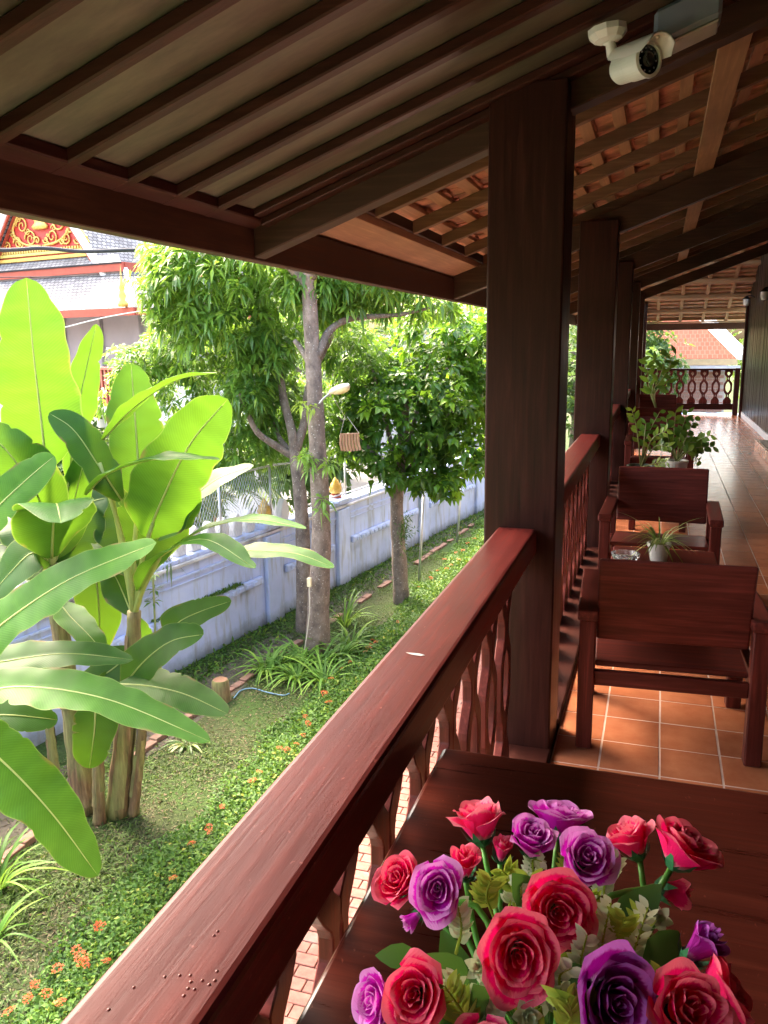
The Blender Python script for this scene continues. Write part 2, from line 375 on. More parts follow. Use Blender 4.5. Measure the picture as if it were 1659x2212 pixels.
def railing_y(y0, y1, label, first):
    global BAL
    t = thing('railing', label, 'railing', (-0.52, (y0+y1)/2, 0), group='railings with fretted balusters')
    yb = (y0+y1)/2
    box('handrail', (-0.597, y0+0.001, RZ-0.105), (-0.438, y1-0.001, RZ), 'rail', t, 0.014, seg=3)
    box('under_rail', (-0.555, y0+0.001, RZ-0.135), (-0.485, y1-0.001, RZ-0.104), 'mah_y', t, 0.004)
    box('sill', (-0.645, y0+0.001, -0.22), (-0.357, y1-0.001, 0.03), 'post_y', t, 0.006)
    n = int((y1-y0)/0.29); off = (y1-y0-(n-1)*0.29)/2
    ys = [y0+off+k*0.29 for k in range(n)]
    for y in ys:
        if first and y < -1.5: continue
        if BAL is None:
            b = mk('baluster', *baluster_data(RZ-0.135-0.03, 0.032), 'mah_z', t, local=True, bevel=0.003); BAL = b.data
        else:
            b = bpy.data.objects.new('baluster', BAL); COL.objects.link(b); b.parent = t
        b.location = (0.0, y-yb, 0.03)
ys = [(-8.9, COLY[0])] + [(COLY[k]+0.29, COLY[k+1]) for k in range(5)]
labs = ['mahogany railing with wide worn handrail beside the table of roses', 'railing with fretted balusters beside the pair of armchairs and spider plant',
        'railing bay beside the table of leafy potted plants, between second and third posts', 'railing bay between the third and fourth posts counting from the roses',
        'railing bay between the fourth and fifth posts counting from the roses', 'railing bay between the fifth and sixth posts, next to the far cross railing']
for k, (a, b) in enumerate(ys): railing_y(a, b, labs[k], k == 0)
M['drop'] = plain('blister_varnish', (0.20, 0.04, 0.032), 0.12, 0, 0.1)
rail0 = [o for o in bpy.data.objects if o.name.startswith('railing') and 'table of roses' in o.get('label', '')][0]
hr0 = [o for o in rail0.children if o.name.startswith('handrail')][0]
for (px, py) in [(289, 2133), (356, 2110), (388, 2107), (411, 2107), (406, 2135), (420, 2137), (437, 2118), (452, 2127), (464, 2118), (469, 2098), (397, 2151), (412, 2121), (462, 2021), (470, 2012), (235, 2181)]:
    p_ = onz(px, py, RZ); mk('varnish_blister', *lathe([(0.0024, -0.001), (0.0020, 0.0007), (0.0011, 0.0012), (0.0, 0.0014)], 10, (p_[0], p_[1], RZ)), 'drop', hr0, smooth=True)
p_ = onz(900, 1414, RZ); V = [(p_[0]+a*.020+b*.004, p_[1]-a*.004+b*.010, RZ+.0006) for a, b in ((-1.3, -.2), (-.4, -.6), (.7, -.5), (1.0, .3), (.2, .6), (-.6, .3))]
mk('paint_scuff', V + [(v[0], v[1], RZ+.0014) for v in V], [tuple(range(5, -1, -1)), tuple(range(6, 12))] + [(i, (i+1) % 6, 6+(i+1) % 6, 6+i) for i in range(6)], 'pot_white', hr0)
# far cross railing
t = thing('railing', 'dark fretwork railing closing the far end of the veranda', 'railing', (0.7, 21.08, 0))
EZ = 1.09
box('handrail', (-0.36, 21.02, EZ-0.05), (WALLX-0.06, 21.14, EZ), 'post_x', t, 0.008)
box('bottom_rail', (0.10, 21.03, 0.13), (WALLX-0.06, 21.13, 0.27), 'post_x', t, 0.006)
box('end_post', (WALLX-0.17, 20.98, 0.0), (WALLX-0.06, 21.16, EZ+0.01), 'post_z', t, 0.008)
box('post_foot', (0.30, 21.0, 0.0), (0.46, 21.15, 0.14), 'post_z', t, 0.006)
for k in range(8):
    b = bpy.data.objects.new('baluster', BAL); COL.objects.link(b); b.parent = t
    b.location = (1.52 - 0.265*k - 0.7, 0, 0.27); b.rotation_euler = (0, 0, math.pi/2); b.scale = (1, 0.9, (EZ-0.05-0.27)/(RZ-0.165))

# ================================================================== ROOF
mt, nt_, bs_ = newmat('ceiling_ply')
v_ = coords(nt_, (0.8, 9, 9)); n_ = N(nt_, 'ShaderNodeTexNoise', Scale=2.0, Detail=8.0, Roughness=0.65); nt_.links.new(v_, n_.inputs['Vector'])
n2_ = N(nt_, 'ShaderNodeTexNoise', Scale=1.1, Detail=5.0); nt_.links.new(coords(nt_, (0.9, 2.5, 1)), n2_.inputs['Vector'])
c_ = ramp(nt_, n_.outputs[0], [(0.3, (0.066, 0.068, 0.046)), (0.7, (0.145, 0.138, 0.092))])
c_ = mix(nt_, ramp(nt_, n2_.outputs[0], [(0.46, (0, 0, 0)), (0.70, (0.85, 0.85, 0.85))]), c_, (0.060, 0.024, 0.015))
nt_.links.new(c_, bs_.inputs['Base Color']); bs_.inputs['Roughness'].default_value = 0.45; bump(nt_, bs_, n_.outputs[0], 0.15, 0.003)
M['ply'] = mt
roof = thing('veranda_roof', 'sloping veranda roof of dark rafters, boarded ceiling panels and terracotta tiles', 'roof', (-0.5, 9.0, 2.0))
box('eave_beam', (-1.75, -9, 2.07), (-1.69, 22.1, 2.255), 'fascia', roof, 0.004)
slab('eave_board', -1.76, -1.50, RY[0]+0.051, RY[4]-0.05, 0.19, 0.235, 'teak_y', roof)
slab('eave_ledger', -1.52, -1.49, RY[0]+0.051, RY[4]-0.05, 0.236, 0.30, 'raft_y', roof)
for k, y in enumerate(RY): slab('rafter', -1.69, WALLX, y-0.05, y+0.05, 0.0, 0.19, 'raft_x', roof, 0.005)
slab('purlin', 0.165, 0.30, RY[0]-0.05, RY[4]+0.05, 0.191, 0.222, 'teak_y', roof)
# near bay: boarded ceiling
BY = [1.815 + 0.2835*k for k in range(-37, 5)]
for k, y in enumerate(BY):
    q = MB(); q.add(sp(-1.69, WALLX, y-0.024, y+0.024, 0.114, 0.1545), BF)
    q.build('ceiling_batten', 'red_x', roof, bevel=0.005)
edges = [-9.0] + BY + [3.30]
for k in range(len(edges)-1):
    slab('ceiling_panel', -1.69, WALLX, edges[k]+0.002, edges[k+1]-0.002, 0.155, 0.165, 'ply', roof, 0)
q = MB(); q.add(sp(-1.688, -1.62, -9.0, 3.34, 0.115, 0.154), BF); q.build('ceiling_trim', 'red_y', roof, bevel=0.004)
q = MB(); q.add(sp(-1.62, WALLX, 3.215, 3.34, 0.125, 0.1542), BF); q.add(sp(-1.62, WALLX, 3.275, 3.34, 0.095, 0.1245), BF); q.build('ceiling_trim', 'red_x', roof, bevel=0.004)
# open bays: small rafters, battens, tiles
for k in range(-1, 20):
    y = 4.41 + 0.714*k
    if y > RY[4]-0.1 or min(abs(y-r) for r in RY) < 0.11: continue
    slab('small_rafter', -1.49, WALLX, y-0.026, y+0.026, 0.223, 0.30, 'mid_x', roof, 0.003)
XB = [-1.44 + 0.166*k for k in range(20)]
for x in XB: slab('tile_batten', x-0.032, x+0.032, RY[0]+0.05, RY[4]-0.05, 0.301, 0.325, 'teak_y', roof, 0.002)
tm = None; q = MB(); cnt = 0; TW = 0.152; L = 0.25
cs, sn = math.cos(math.atan(SLOPE)), math.sin(math.atan(SLOPE))
def tile_verts(x, y, tz):
    # one flat clay tile, upper edge on its batten, lower edge lapping the next row
    a = 0.326 + tz
    x1 = x + 0.03; x0 = x1 - L*cs
    return [(x0, y+0.002, zr(x0)+a+0.028), (x1, y+0.002, zr(x1)+a), (x1, y+TW-0.002, zr(x1)+a), (x0, y+TW-0.002, zr(x0)+a+0.028),
            (x0, y+0.002, zr(x0)+a+0.042), (x1, y+0.002, zr(x1)+a+0.014), (x1, y+TW-0.002, zr(x1)+a+0.014), (x0, y+TW-0.002, zr(x0)+a+0.042)]
for i, x in enumerate(XB):
    y = RY[0] + 0.06 + (0.076 if i % 2 else 0)
    j = 0
    while y < RY[4] - 0.2:
        tz = random.uniform(0, 0.010); dx = random.uniform(-0.02, 0.02)
        if y < 6.85 and i < 13 and cnt < 299:
            vv = np.array(tile_verts(0, 0, 0)); vv -= vv[0]
            if tm is None:
                tt = mk('roof_tile', vv, BF, 'terra', roof, local=True); tm = tt.data
            else:
                tt = bpy.data.objects.new('roof_tile', tm); COL.objects.link(tt); tt.parent = roof
            w = tile_verts(x+dx, y, tz)[0]
            tt.location = (w[0]+0.5, w[1]-9.0, w[2]-2.0); tt.rotation_euler = (random.uniform(-.03, .03), random.uniform(-.015, .015), random.uniform(-.03, .03)); cnt += 1
        else:
            q.add(tile_verts(x+dx, y+random.uniform(-.004, .004), tz), BF)
        y += TW
o = q.build('roof_tile_field', 'terra', roof); o['kind'] = 'stuff'
slab('light_tight_roof_sheet', -1.80, WALLX+1.0, -9.0, RY[4]+0.05, 0.44, 0.46, 'terra', roof, 0)  # sheet added over the tiles to stop light leaking through their gaps
# roof over the far end, falling to the cross eave
def ze(y): return 2.08 + SLOPE*(22.1 - y)
def spe(x0, x1, y0, y1, o0, o1):
    return [(x0, y0, ze(y0)+o0), (x1, y0, ze(y0)+o0), (x1, y1, ze(y1)+o0), (x0, y1, ze(y1)+o0), (x0, y0, ze(y0)+o1), (x1, y0, ze(y0)+o1), (x1, y1, ze(y1)+o1), (x0, y1, ze(y1)+o1)]
box('eave_beam', (-1.75, 22.1, 2.0), (WALLX+1.0, 22.16, 2.16), 'fascia', roof, 0.004)
box('eave_plate', (-1.69, 21.95, 2.165), (WALLX+1.0, 22.16, 2.20), 'teak_x', roof, 0.003)
for y in (21.3, 20.5, 19.7, 18.9): mk('cross_purlin', spe(-1.7, WALLX+0.1, y-0.035, y+0.035, 0.02, 0.085), BF, 'teak_x', roof, bevel=0.003)
for k in range(7): mk('small_rafter', spe(-1.2+0.52*k, -1.13+0.52*k, 17.7, 22.05, 0.086, 0.14), BF, 'teak_y', roof, bevel=0.003)
for k in range(22): mk('tile_batten', spe(-1.7, WALLX+0.1, 17.8+0.2*k, 17.85+0.2*k, 0.141, 0.165), BF, 'teak_x', roof)
mk('light_tight_roof_sheet', spe(-1.75, WALLX+1.0, 17.62, 22.2, 0.18, 0.20), BF, 'terra', roof)
mk('verge_board', [(-1.74, 17.6, zr(-1.69)+0.1), (-1.74, 22.1, 2.25), (-1.74, 17.6, 3.9), (-1.70, 17.6, zr(-1.69)+0.1), (-1.70, 22.1, 2.25), (-1.70, 17.6, 3.9)],
   [(0, 1, 2), (3, 5, 4), (0, 3, 4, 1), (1, 4, 5, 2), (2, 5, 3, 0)], 'fascia', roof)

# ================================================================== SECURITY CAMERA, BOX, CABLE
CR, CD, CF = AX[:, 0], AX[:, 1], AX[:, 2]
def frame(p, a, up=(0, 0, 1)):
    a = nrm(a); s = nrm(np.cross(up, a)); u = np.cross(a, s); return np.array(p), s, u, a
def put(V, fr): p, s, u, a = fr; V = np.asarray(V, float); return p + V[:, :1]*s + V[:, 1:2]*u + V[:, 2:3]*a
def rz(pt): x, y, o = pt; return np.array([x, y, zr(x)+o])
base = rz((-0.215, 2.955, 0.073))
sc_ = thing('security_camera', 'white bullet security camera with black lens under the ceiling batten', 'camera', tuple(base))
fr = frame(base, (SLOPE*0.35, 0.02, -1), (1, 0, 0))
mk('mount_plate', put(np.array(lathe([(0.0, -0.006), (0.062, -0.006), (0.062, 0.012), (0.045, 0.03), (0.022, 0.036), (0.0, 0.036)], 10)[0]), fr), lathe([(0,0)]*6, 10)[1], 'white', sc_)
face = at_dist(1402, 128, 3.02); ax_ = nrm(-CF*0.80 + CR*0.40 + CD*0.20)
joint = face - ax_*0.11 + np.array([-0.04, 0.0, 0.048])
mk('arm', *tube([base + np.array([0, 0, -0.03]), base*0.45 + joint*0.55, joint, face - ax_*0.10], [0.017, 0.016, 0.020, 0.015], 12), 'white', sc_, smooth=True)
fr = frame(face, ax_)
prof = [(0.0, -0.17), (0.045, -0.17), (0.055, -0.155), (0.056, -0.09), (0.060, -0.085), (0.060, -0.01), (0.064, -0.008), (0.064, 0.0), (0.053, 0.004), (0.052, -0.006)]
CS = 0.82
V, F = lathe(prof, 32); mk('body', put(V*CS, fr), F, plain('camera_housing', (0.62, 0.66, 0.60), 0.45, 0, 0.04), sc_, smooth=False)
V, F = lathe([(0.053, -0.005), (0.032, -0.008), (0.0, -0.008)], 32); led = mk('lens_face', put(V*CS, fr), F, 'glass_black', sc_)
V, F = lathe([(0.026, -0.006), (0.026, 0.002), (0.020, 0.003), (0.018, -0.004), (0.0, -0.001)], 24); mk('lens', put(V*CS, fr), F, plain('lens_glass', (0.02, 0.022, 0.018), 0.05), led, smooth=True)
for k in range(10):
    a = k*math.pi/5; V, F = lathe([(0.0035, -0.007), (0.003, -0.004), (0.0, -0.003)], 8); V = V + np.array([0.040*math.cos(a), 0.040*math.sin(a), 0]); mk('infrared_led', put(V*CS, fr), F, 'steel', led)
V = []; F = []
for i, (z, sp_) in enumerate(((-0.15, 1.3), (-0.05, 1.45), (0.035, 1.45), (0.065, 0.9))):
    for j in range(15):
        a = math.pi/2 + (j-7)/7*sp_; V += [(0.073*math.cos(a), 0.073*math.sin(a)+0.002, z), (0.077*math.cos(a), 0.077*math.sin(a)+0.003, z)]
for i in range(3):
    for j in range(14):
        a = i*30+j*2; F += [(a, a+2, a+32, a+30), (a+1, a+31, a+33, a+3)]
mk('hood', put(np.array(V)*CS, fr), F, 'white', sc_, smooth=True)
jb = thing('junction_box', 'grey plastic junction box beside the security camera', 'junction box', tuple(rz((0.02, 3.06, 0.085))))
slab('case', -0.075, 0.125, 2.98, 3.12, -0.035, 0.073, 'grey_box', jb, 0.012)
slab('lid', -0.068, 0.118, 2.988, 3.112, -0.046, -0.036, plain('grey_lid', (0.33, 0.31, 0.28), 0.5), jb, 0.004)
pts = [at_dist(1420, 80, 3.02), ony(1455, 70, 3.20), ony(1500, 50, 3.28), ony(1540, 22, 3.325), ony(1575, -10, 3.33), ony(1700, -90, 3.33)]
tag(mk('camera_cable', *tube(spline(pts, 24), 0.0045, 6), 'cordw'), 'thin pale cable running from the junction box along the rafter', 'cable')
# ================================================================== FURNITURE
def make_chair(label, loc, rz_, group='mahogany armchairs along the railing'):
    t = thing('armchair', label, 'armchair', loc, rz_, group)
    W2, D2, L_ = 0.335, 0.285, 0.033
    for sx in (-1, 1):
        for sy, top in ((-1, 0.575), (1, 0.575)):
            x, y = sx*W2, sy*D2
            box('leg', (x-L_, y-L_, 0), (x+L_, y+L_, top), 'mah_z', t, 0.005, local=True)
        box('armrest', (sx*W2-0.042, -D2-0.05, 0.576), (sx*W2+0.042, D2+0.055, 0.622), 'mah_y', t, 0.008, local=True, seg=2)
        box('side_rail', (sx*W2-0.018, -D2+L_, 0.29), (sx*W2+0.018, D2-L_, 0.37), 'mah_y', t, 0.004, local=True)
    box('rear_rail', (-W2+L_, -D2-0.014, 0.285), (W2-L_, -D2+0.014, 0.352), 'mah_x', t, 0.004, local=True)
    box('front_rail', (-W2+L_, D2-0.014, 0.285), (W2-L_, D2+0.014, 0.365), 'mah_x', t, 0.004, local=True)
    V = [(-W2+L_+.002, -D2+0.016, 0.36), (W2-L_-.002, -D2+0.016, 0.36), (W2-L_-.002, D2-0.02, 0.405), (-W2+L_+.002, D2-0.02, 0.405)]
    V = V + [(a, b, c+0.025) for a, b, c in V]
    mk('seat', V, BF, 'mah_x', t, local=True, bevel=0.004)
    V = [(-W2+L_+.003, -D2+0.03, 0.475), (W2-L_-.003, -D2+0.03, 0.475), (W2-L_-.003, -D2+0.055, 0.475), (-W2+L_+.003, -D2+0.055, 0.475)]
    V = V + [(a, b-0.085, 0.845) for a, b, c in V]
    mk('backrest', V, BF, 'mah_x', t, local=True, bevel=0.011, seg=3)
    return t
c1 = make_chair('mahogany armchair standing with its plain back to the rose table', (0.085, 3.69, 0), math.radians(3))
def chair_copy(label, loc, rz_):
    c = copy_tree(c1); c.location = loc; c.rotation_euler = (0, 0, rz_); c['label'] = label; return c
chair_copy('mahogany armchair facing the spider plant table, its back towards the leafy plants', (0.048, 5.70, 0), math.pi+math.radians(-1))
chair_copy('mahogany armchair behind the leafy potted plants, back to the far railing', (0.03, 9.95, 0), math.pi)
chair_copy('mahogany armchair farthest along the railing, near the dark fretwork end railing', (-0.02, 14.4, 0), math.pi)
chair_copy('mahogany armchair between the leafy plant table and the farthest armchair, its back to the plants', (0.0, 12.0, 0), 0.0)

def make_table(label, x0, x1, y0, y1, z, mat='table', group=None, th=0.032, ov=0.05):
    t = thing('wood_table', label, 'table', ((x0+x1)/2, (y0+y1)/2, 0), 0, group)
    box('tabletop', (x0, y0, z-th), (x1, y1, z), mat, t, 0.010, seg=3)
    for (x, y) in ((x0+ov+.03, y0+ov+.03), (x1-ov-.03, y0+ov+.03), (x0+ov+.03, y1-ov-.03), (x1-ov-.03, y1-ov-.03)):
        box('leg', (x-.03, y-.03, 0), (x+.03, y+.03, z-th-0.0005), 'mah_z', t, 0.005)
    a = z-th-0.075; b = z-th-0.0005
    box('apron', (x0+ov+.061, y0+ov+.018, a), (x1-ov-.061, y0+ov+.04, b), 'mah_x', t, 0.003)
    box('apron', (x0+ov+.061, y1-ov-.04, a), (x1-ov-.061, y1-ov-.018, b), 'mah_x', t, 0.003)
    box('apron', (x0+ov+.018, y0+ov+.061, a), (x0+ov+.04, y1-ov-.061, b), 'mah_y', t, 0.003)
    box('apron', (x1-ov-.04, y0+ov+.061, a), (x1-ov-.018, y1-ov-.061, b), 'mah_y', t, 0.003)
    return t
TZ = 0.70
pl = onz(957, 1613, TZ)
make_table('dark polished mahogany table under the bouquet of artificial roses', -0.476, 0.62, 0.42, pl[1], TZ, group=None)
make_table('low mahogany table with the white potted spider plant between two armchairs', -0.22, 0.36, 4.42, 5.12, 0.48, 'mah_x')
make_table('low mahogany table crowded with leafy potted plants', -0.26, 0.34, 7.75, 8.75, 0.42, 'mah_x')
make_table('low mahogany table in front of the farthest armchair', -0.25, 0.33, 12.95, 13.6, 0.46, 'mah_x')

# ---- ashtray
mt, nt_, bs_ = newmat('cut_glass'); bs_.inputs['Base Color'].default_value = (0.9, 0.92, 0.92, 1); bs_.inputs['Roughness'].default_value = 0.08
bs_.inputs['Transmission Weight'].default_value = 0.85; bs_.inputs['IOR'].default_value = 1.45; M['glass'] = mt
p = onz(*(1106+.3667*668, 922+.3667*775), 0.48)
at = thing('glass_ashtray', 'clear scalloped glass ashtray beside the white flowerpot', 'ashtray', (p[0], p[1], 0.48))
V, F = lathe([(0.0, 0.0), (0.062, 0.0), (0.072, 0.006), (0.078, 0.034), (0.066, 0.034), (0.058, 0.012), (0.0, 0.010)], 32, (p[0], p[1], 0.4805))
V = np.array(V); a = np.arctan2(V[:, 1]-p[1], V[:, 0]-p[0]); s = 1+0.05*np.cos(a*10); V[:, 0] = p[0]+(V[:, 0]-p[0])*s; V[:, 1] = p[1]+(V[:, 1]-p[1])*s
mk('bowl', V, F, 'glass', at, smooth=False)

# ---- blade leaf helper (strap leaves)
def strap(base, direction, length, width, droop, n=7, up=0.8):
    d = nrm(direction); P = []
    for t in np.linspace(0, 1, n):
        P.append(np.array(base) + d*length*t*(0.55+0.45*t)*1.0 + np.array([0, 0, 1])*length*(up*t - droop*t*t))
    P = np.array(P); T = np.gradient(P, axis=0); S = np.cross(T, [0, 0, 1.0]); S /= np.linalg.norm(S, axis=1)[:, None]+1e-9
    w = width*np.sqrt(np.clip(np.linspace(0.35, 1, n)*1.0, 0, 1))*np.clip((1-np.linspace(0, 1, n)**3), 0.02, 1)
    nv = np.cross(S, T); nv /= np.linalg.norm(nv, axis=1)[:, None]+1e-9
    V = np.stack([P - S*w[:, None] + nv*w[:, None]*0.35, P, P + S*w[:, None] + nv*w[:, None]*0.35], 1).reshape(-1, 3); F = []
    for i in range(n-1):
        a = 3*i; F += [(a, a+1, a+4, a+3), (a+1, a+2, a+5, a+4)]
    return V, F
M['spider'] = leafmat('spider_plant_leaf', [(0, (0.16, 0.30, 0.07)), (0.5, (0.30, 0.42, 0.13)), (1, (0.55, 0.60, 0.30))], 0.35, (0.4, 0.55, 0.1), 0.45, lf=1.0)
p = onz(*(1106+.3667*862, 922+.3667*787), 0.48)
sp_ = thing('spider_plant', 'striped spider plant in a small white pot on the low table', 'potted plant', (p[0], p[1], 0.48))
mk('pot', *lathe([(0.0, 0.0), (0.046, 0.0), (0.060, 0.085), (0.066, 0.085), (0.066, 0.105), (0.056, 0.105), (0.052, 0.09)], 24, (p[0], p[1], 0.4805)), 'pot_white', sp_, smooth=False)
mk('soil', *lathe([(0.0, 0.092), (0.0525, 0.09)], 20, (p[0], p[1], 0.4805)), 'soil_pot', sp_)
for k in range(52):
    a = random.uniform(0, 2*math.pi); ln = random.uniform(0.12, 0.24)
    V, F = strap((p[0]+0.02*math.cos(a), p[1]+0.02*math.sin(a), 0.57), (math.cos(a), math.sin(a), 0), ln, random.uniform(0.005, 0.0085), random.uniform(0.5, 1.25), 8, random.uniform(0.5, 1.4))
    mk('leaf', V, F, 'spider', sp_, smooth=True, rnd=np.full(len(V), random.random()))

# ---- ZZ-like plants on the middle table
M['zz'] = leafmat('glossy_pinnate_leaf', [(0, (0.045, 0.12, 0.028)), (0.5, (0.10, 0.22, 0.04)), (1, (0.28, 0.42, 0.06))], 0.25, (0.25, 0.45, 0.03), 0.22, lf=1.0)
M['zzstem'] = plain('pale_green_stem', (0.26, 0.30, 0.10), 0.5)
def leaf_blade(base, d, n_, L_, W_, fold=0.25, curl=0.15):
    d = nrm(d); s = nrm(np.cross(d, n_)); u = np.cross(s, d); V = []; F = []
    prof = [(0, .12), (.18, .62), (.42, 1), (.68, .85), (.88, .42), (1, .03)]
    for t, w in prof:
        c = np.array(base) + d*L_*t - u*curl*L_*t*t
        V += [c - s*W_*w + u*W_*w*fold, c, c + s*W_*w + u*W_*w*fold]
    for i in range(len(prof)-1):
        a = 3*i; F += [(a, a+1, a+4, a+3), (a+1, a+2, a+5, a+4)]
    return np.array(V), F
def zz_plant(label, c, zb, pot_r, pot_h, stems, potmat, leafL=0.072, leafW=0.017, name='potted_plant'):
    t = thing(name, label, 'potted plant', (c[0], c[1], zb))
    mk('pot', *lathe([(0.0, 0.0), (pot_r*0.72, 0.0), (pot_r*0.95, pot_h*0.85), (pot_r, pot_h*0.86), (pot_r, pot_h), (pot_r*0.88, pot_h), (pot_r*0.85, pot_h*0.9)], 22, (c[0], c[1], zb+.0005)), potmat, t)
    mk('soil', *lathe([(0.0, pot_h*0.9), (pot_r*0.86, pot_h*0.9)], 18, (c[0], c[1], zb)), 'soil_pot', t)
    for pts, lv in stems:
        P = spline([np.array((c[0], c[1], zb+pot_h*0.88)) + np.array(q) for q in pts], 16)
        mk('stem', *tube(P, np.linspace(0.009, 0.003, 16), 6), 'zzstem', t, smooth=True)
        T = np.gradient(P, axis=0); n = lv; br = random.random()
        for k in range(n):
            f = 0.38 + 0.62*(k/(n-1)); i = min(15, int(f*15)); b = P[i]; tt = nrm(T[i]); side = nrm(np.cross(tt, [0.2, -1, 0.3]))*(1 if k % 2 else -1)
            d = tt*0.75 + side*0.8 + np.array([0, 0, random.uniform(-.25, .1)])
            V, F = leaf_blade(b, d, np.cross(side, tt)*(1 if k % 2 else -1) + RNG.normal(0, .25, 3), leafL*random.uniform(.75, 1.2), leafW*random.uniform(.8, 1.2))
            mk('leaf', V, F, 'zz', t, smooth=True, rnd=np.full(len(V), np.clip(br*0.6+random.uniform(0, .5), 0, 1)))
    return t
def mid(px, py, y): return ony(px, py, y)
cA = np.array([mid(1385, 1000, 7.98)[0], 7.98]); zt = 0.4205
def rel(px, py, y, c, zb, h): q = ony(px, py, y); return (q[0]-c[0], q[1]-c[1], q[2]-zb-h*0.88)
hA = 0.16
stA = []
for pts, lv in [([(1383, 990, 7.98), (1376, 930, 7.95), (1365, 885, 7.9)], 13), ([(1390, 990, 8.0), (1392, 945, 8.05), (1395, 915, 8.1)], 9),
                ([(1392, 990, 7.98), (1408, 950, 7.9), (1440, 930, 7.8)], 12), ([(1392, 990, 7.98), (1415, 965, 8.0), (1445, 965, 7.9)], 12),
                ([(1388, 990, 7.98), (1400, 940, 8.1), (1425, 890, 8.15)], 10), ([(1392, 992, 7.95), (1420, 1000, 7.8), (1440, 998, 7.7)], 10)]:
    stA.append(([(0, 0, 0)] + [rel(a, b, y, cA, zt, hA) for a, b, y in pts[1:]], lv))
zz_plant('tall green plant with arching glossy leaflets in a dark green pot on the plant table', cA, zt, 0.13, hA, stA, 'pot_green')
cB = np.array([mid(1462, 985, 8.45)[0], 8.42]); hB = 0.16; stB = []
for pts in [[(1455, 950), (1460, 890)], [(1480, 950), (1500, 905)], [(1490, 960), (1535, 940)], [(1495, 970), (1540, 965)], [(1445, 955), (1440, 905)], [(1480, 960), (1515, 955)], [(1470, 940), (1485, 890)], [(1450, 965), (1430, 950)], [(1490, 975), (1510, 995)]]:
    stB.append(([(0, 0, 0)] + [rel(a, b, 8.40+random.uniform(-.15, .1), cB, zt, hB) for a, b in pts], 14))
zz_plant('bushy dark plant with fat clustered leaves in a white pot on the plant table', cB, zt, 0.11, hB, stB, 'pot_white', 0.078, 0.023)
cC = np.array([0.00, 13.3]); hC = 0.18; stC = []
for pts in [[(1408, 850), (1420, 800), (1405, 770)], [(1412, 850), (1428, 805), (1440, 770)], [(1410, 850), (1432, 815), (1460, 765)], [(1415, 850), (1440, 825), (1448, 775)], [(1405, 850), (1400, 810), (1398, 785)]]:
    stC.append(([(0, 0, 0)] + [rel(a, b, 13.3+random.uniform(-.2, .1), cC, 0.4605, hC) for a, b in pts], 7))
zz_plant('tall pale green plant with broad leaves standing on the table by the farthest armchair', cC, 0.4605, 0.13, hC, stC, 'pot_green', 0.17, 0.034)

# ================================================================== ROSES
def rosemat(name, tip, body, base):
    mt, nt, bs = newmat(name)
    uv = nt.nodes.new('ShaderNodeTexCoord'); sx = nt.nodes.new('ShaderNodeSeparateXYZ'); nt.links.new(uv.outputs['UV'], sx.inputs[0])
    n1 = N(nt, 'ShaderNodeTexNoise', Scale=2.5, Detail=4.0); mp = nt.nodes.new('ShaderNodeMapping'); mp.inputs['Scale'].default_value = (7, 1.2, 1)
    nt.links.new(uv.outputs['UV'], mp.inputs[0]); nt.links.new(mp.outputs[0], n1.inputs['Vector'])
    ad = N(nt, 'ShaderNodeMath', operation='MULTIPLY_ADD'); ad.inputs[1].default_value = 0.22; nt.links.new(n1.outputs[0], ad.inputs[0]); nt.links.new(sx.outputs[1], ad.inputs[2])
    c = ramp(nt, ad.outputs[0], [(0.14, base), (0.40, body), (0.94, body), (1.20, tip)])
    nt.links.new(c, bs.inputs['Base Color']); bs.inputs['Roughness'].default_value = 0.55; bs.inputs['Specular IOR Level'].default_value = 0.2
    tr = nt.nodes.new('ShaderNodeBsdfTranslucent'); nt.links.new(c, tr.inputs[0]); ms = nt.nodes.new('ShaderNodeMixShader'); ms.inputs[0].default_value = 0.28
    nt.links.new(bs.outputs[0], ms.inputs[1]); nt.links.new(tr.outputs[0], ms.inputs[2]); nt.links.new(ms.outputs[0], nt.nodes['Material Output'].inputs[0])
    n3 = N(nt, 'ShaderNodeTexNoise', Scale=260.0, Detail=2.0); nt.links.new(uv.outputs['UV'], n3.inputs['Vector'])
    mx = N(nt, 'ShaderNodeMath', operation='MULTIPLY_ADD'); mx.inputs[1].default_value = 0.25; nt.links.new(n3.outputs[0], mx.inputs[0]); nt.links.new(n1.outputs[0], mx.inputs[2])
    bump(nt, bs, mx.outputs[0], 0.55, 0.004)
    return mt
M['rose_red'] = rosemat('rose_red', (0.94, 0.16, 0.24), (0.90, 0.007, 0.15), (0.86, 0.50, 0.52))
M['rose_pink'] = rosemat('rose_coral', (0.95, 0.24, 0.32), (0.94, 0.030, 0.22), (0.86, 0.70, 0.62))
M['rose_purple'] = rosemat('rose_purple', (0.86, 0.32, 0.76), (0.74, 0.014, 0.58), (0.72, 0.48, 0.64))
M['rose_dark'] = rosemat('rose_dark_purple', (0.56, 0.14, 0.60), (0.36, 0.004, 0.27), (0.54, 0.36, 0.60))
M['sepal'] = plain('green_sepal', (0.03, 0.19, 0.07), 0.45, 0, 0.2)
M['fstem'] = plain('green_plastic_stem', (0.07, 0.26, 0.03), 0.4, 0, 0.2)
M['fleaf'] = leafmat('fabric_leaf', [(0, (0.03, 0.10, 0.02)), (1, (0.07, 0.20, 0.04))], 0.2, (0.2, 0.4, 0.05), 0.6, lf=1.0)
M['filler_w'] = leafmat('white_green_filler', [(0, (0.50, 0.56, 0.36)), (1, (0.72, 0.76, 0.60))], 0.25, (0.6, 0.7, 0.4), 0.55, lf=1.0)
M['filler_y'] = leafmat('yellow_green_filler', [(0, (0.20, 0.32, 0.03)), (1, (0.42, 0.48, 0.06))], 0.3, (0.5, 0.6, 0.1), 0.55, lf=1.0)
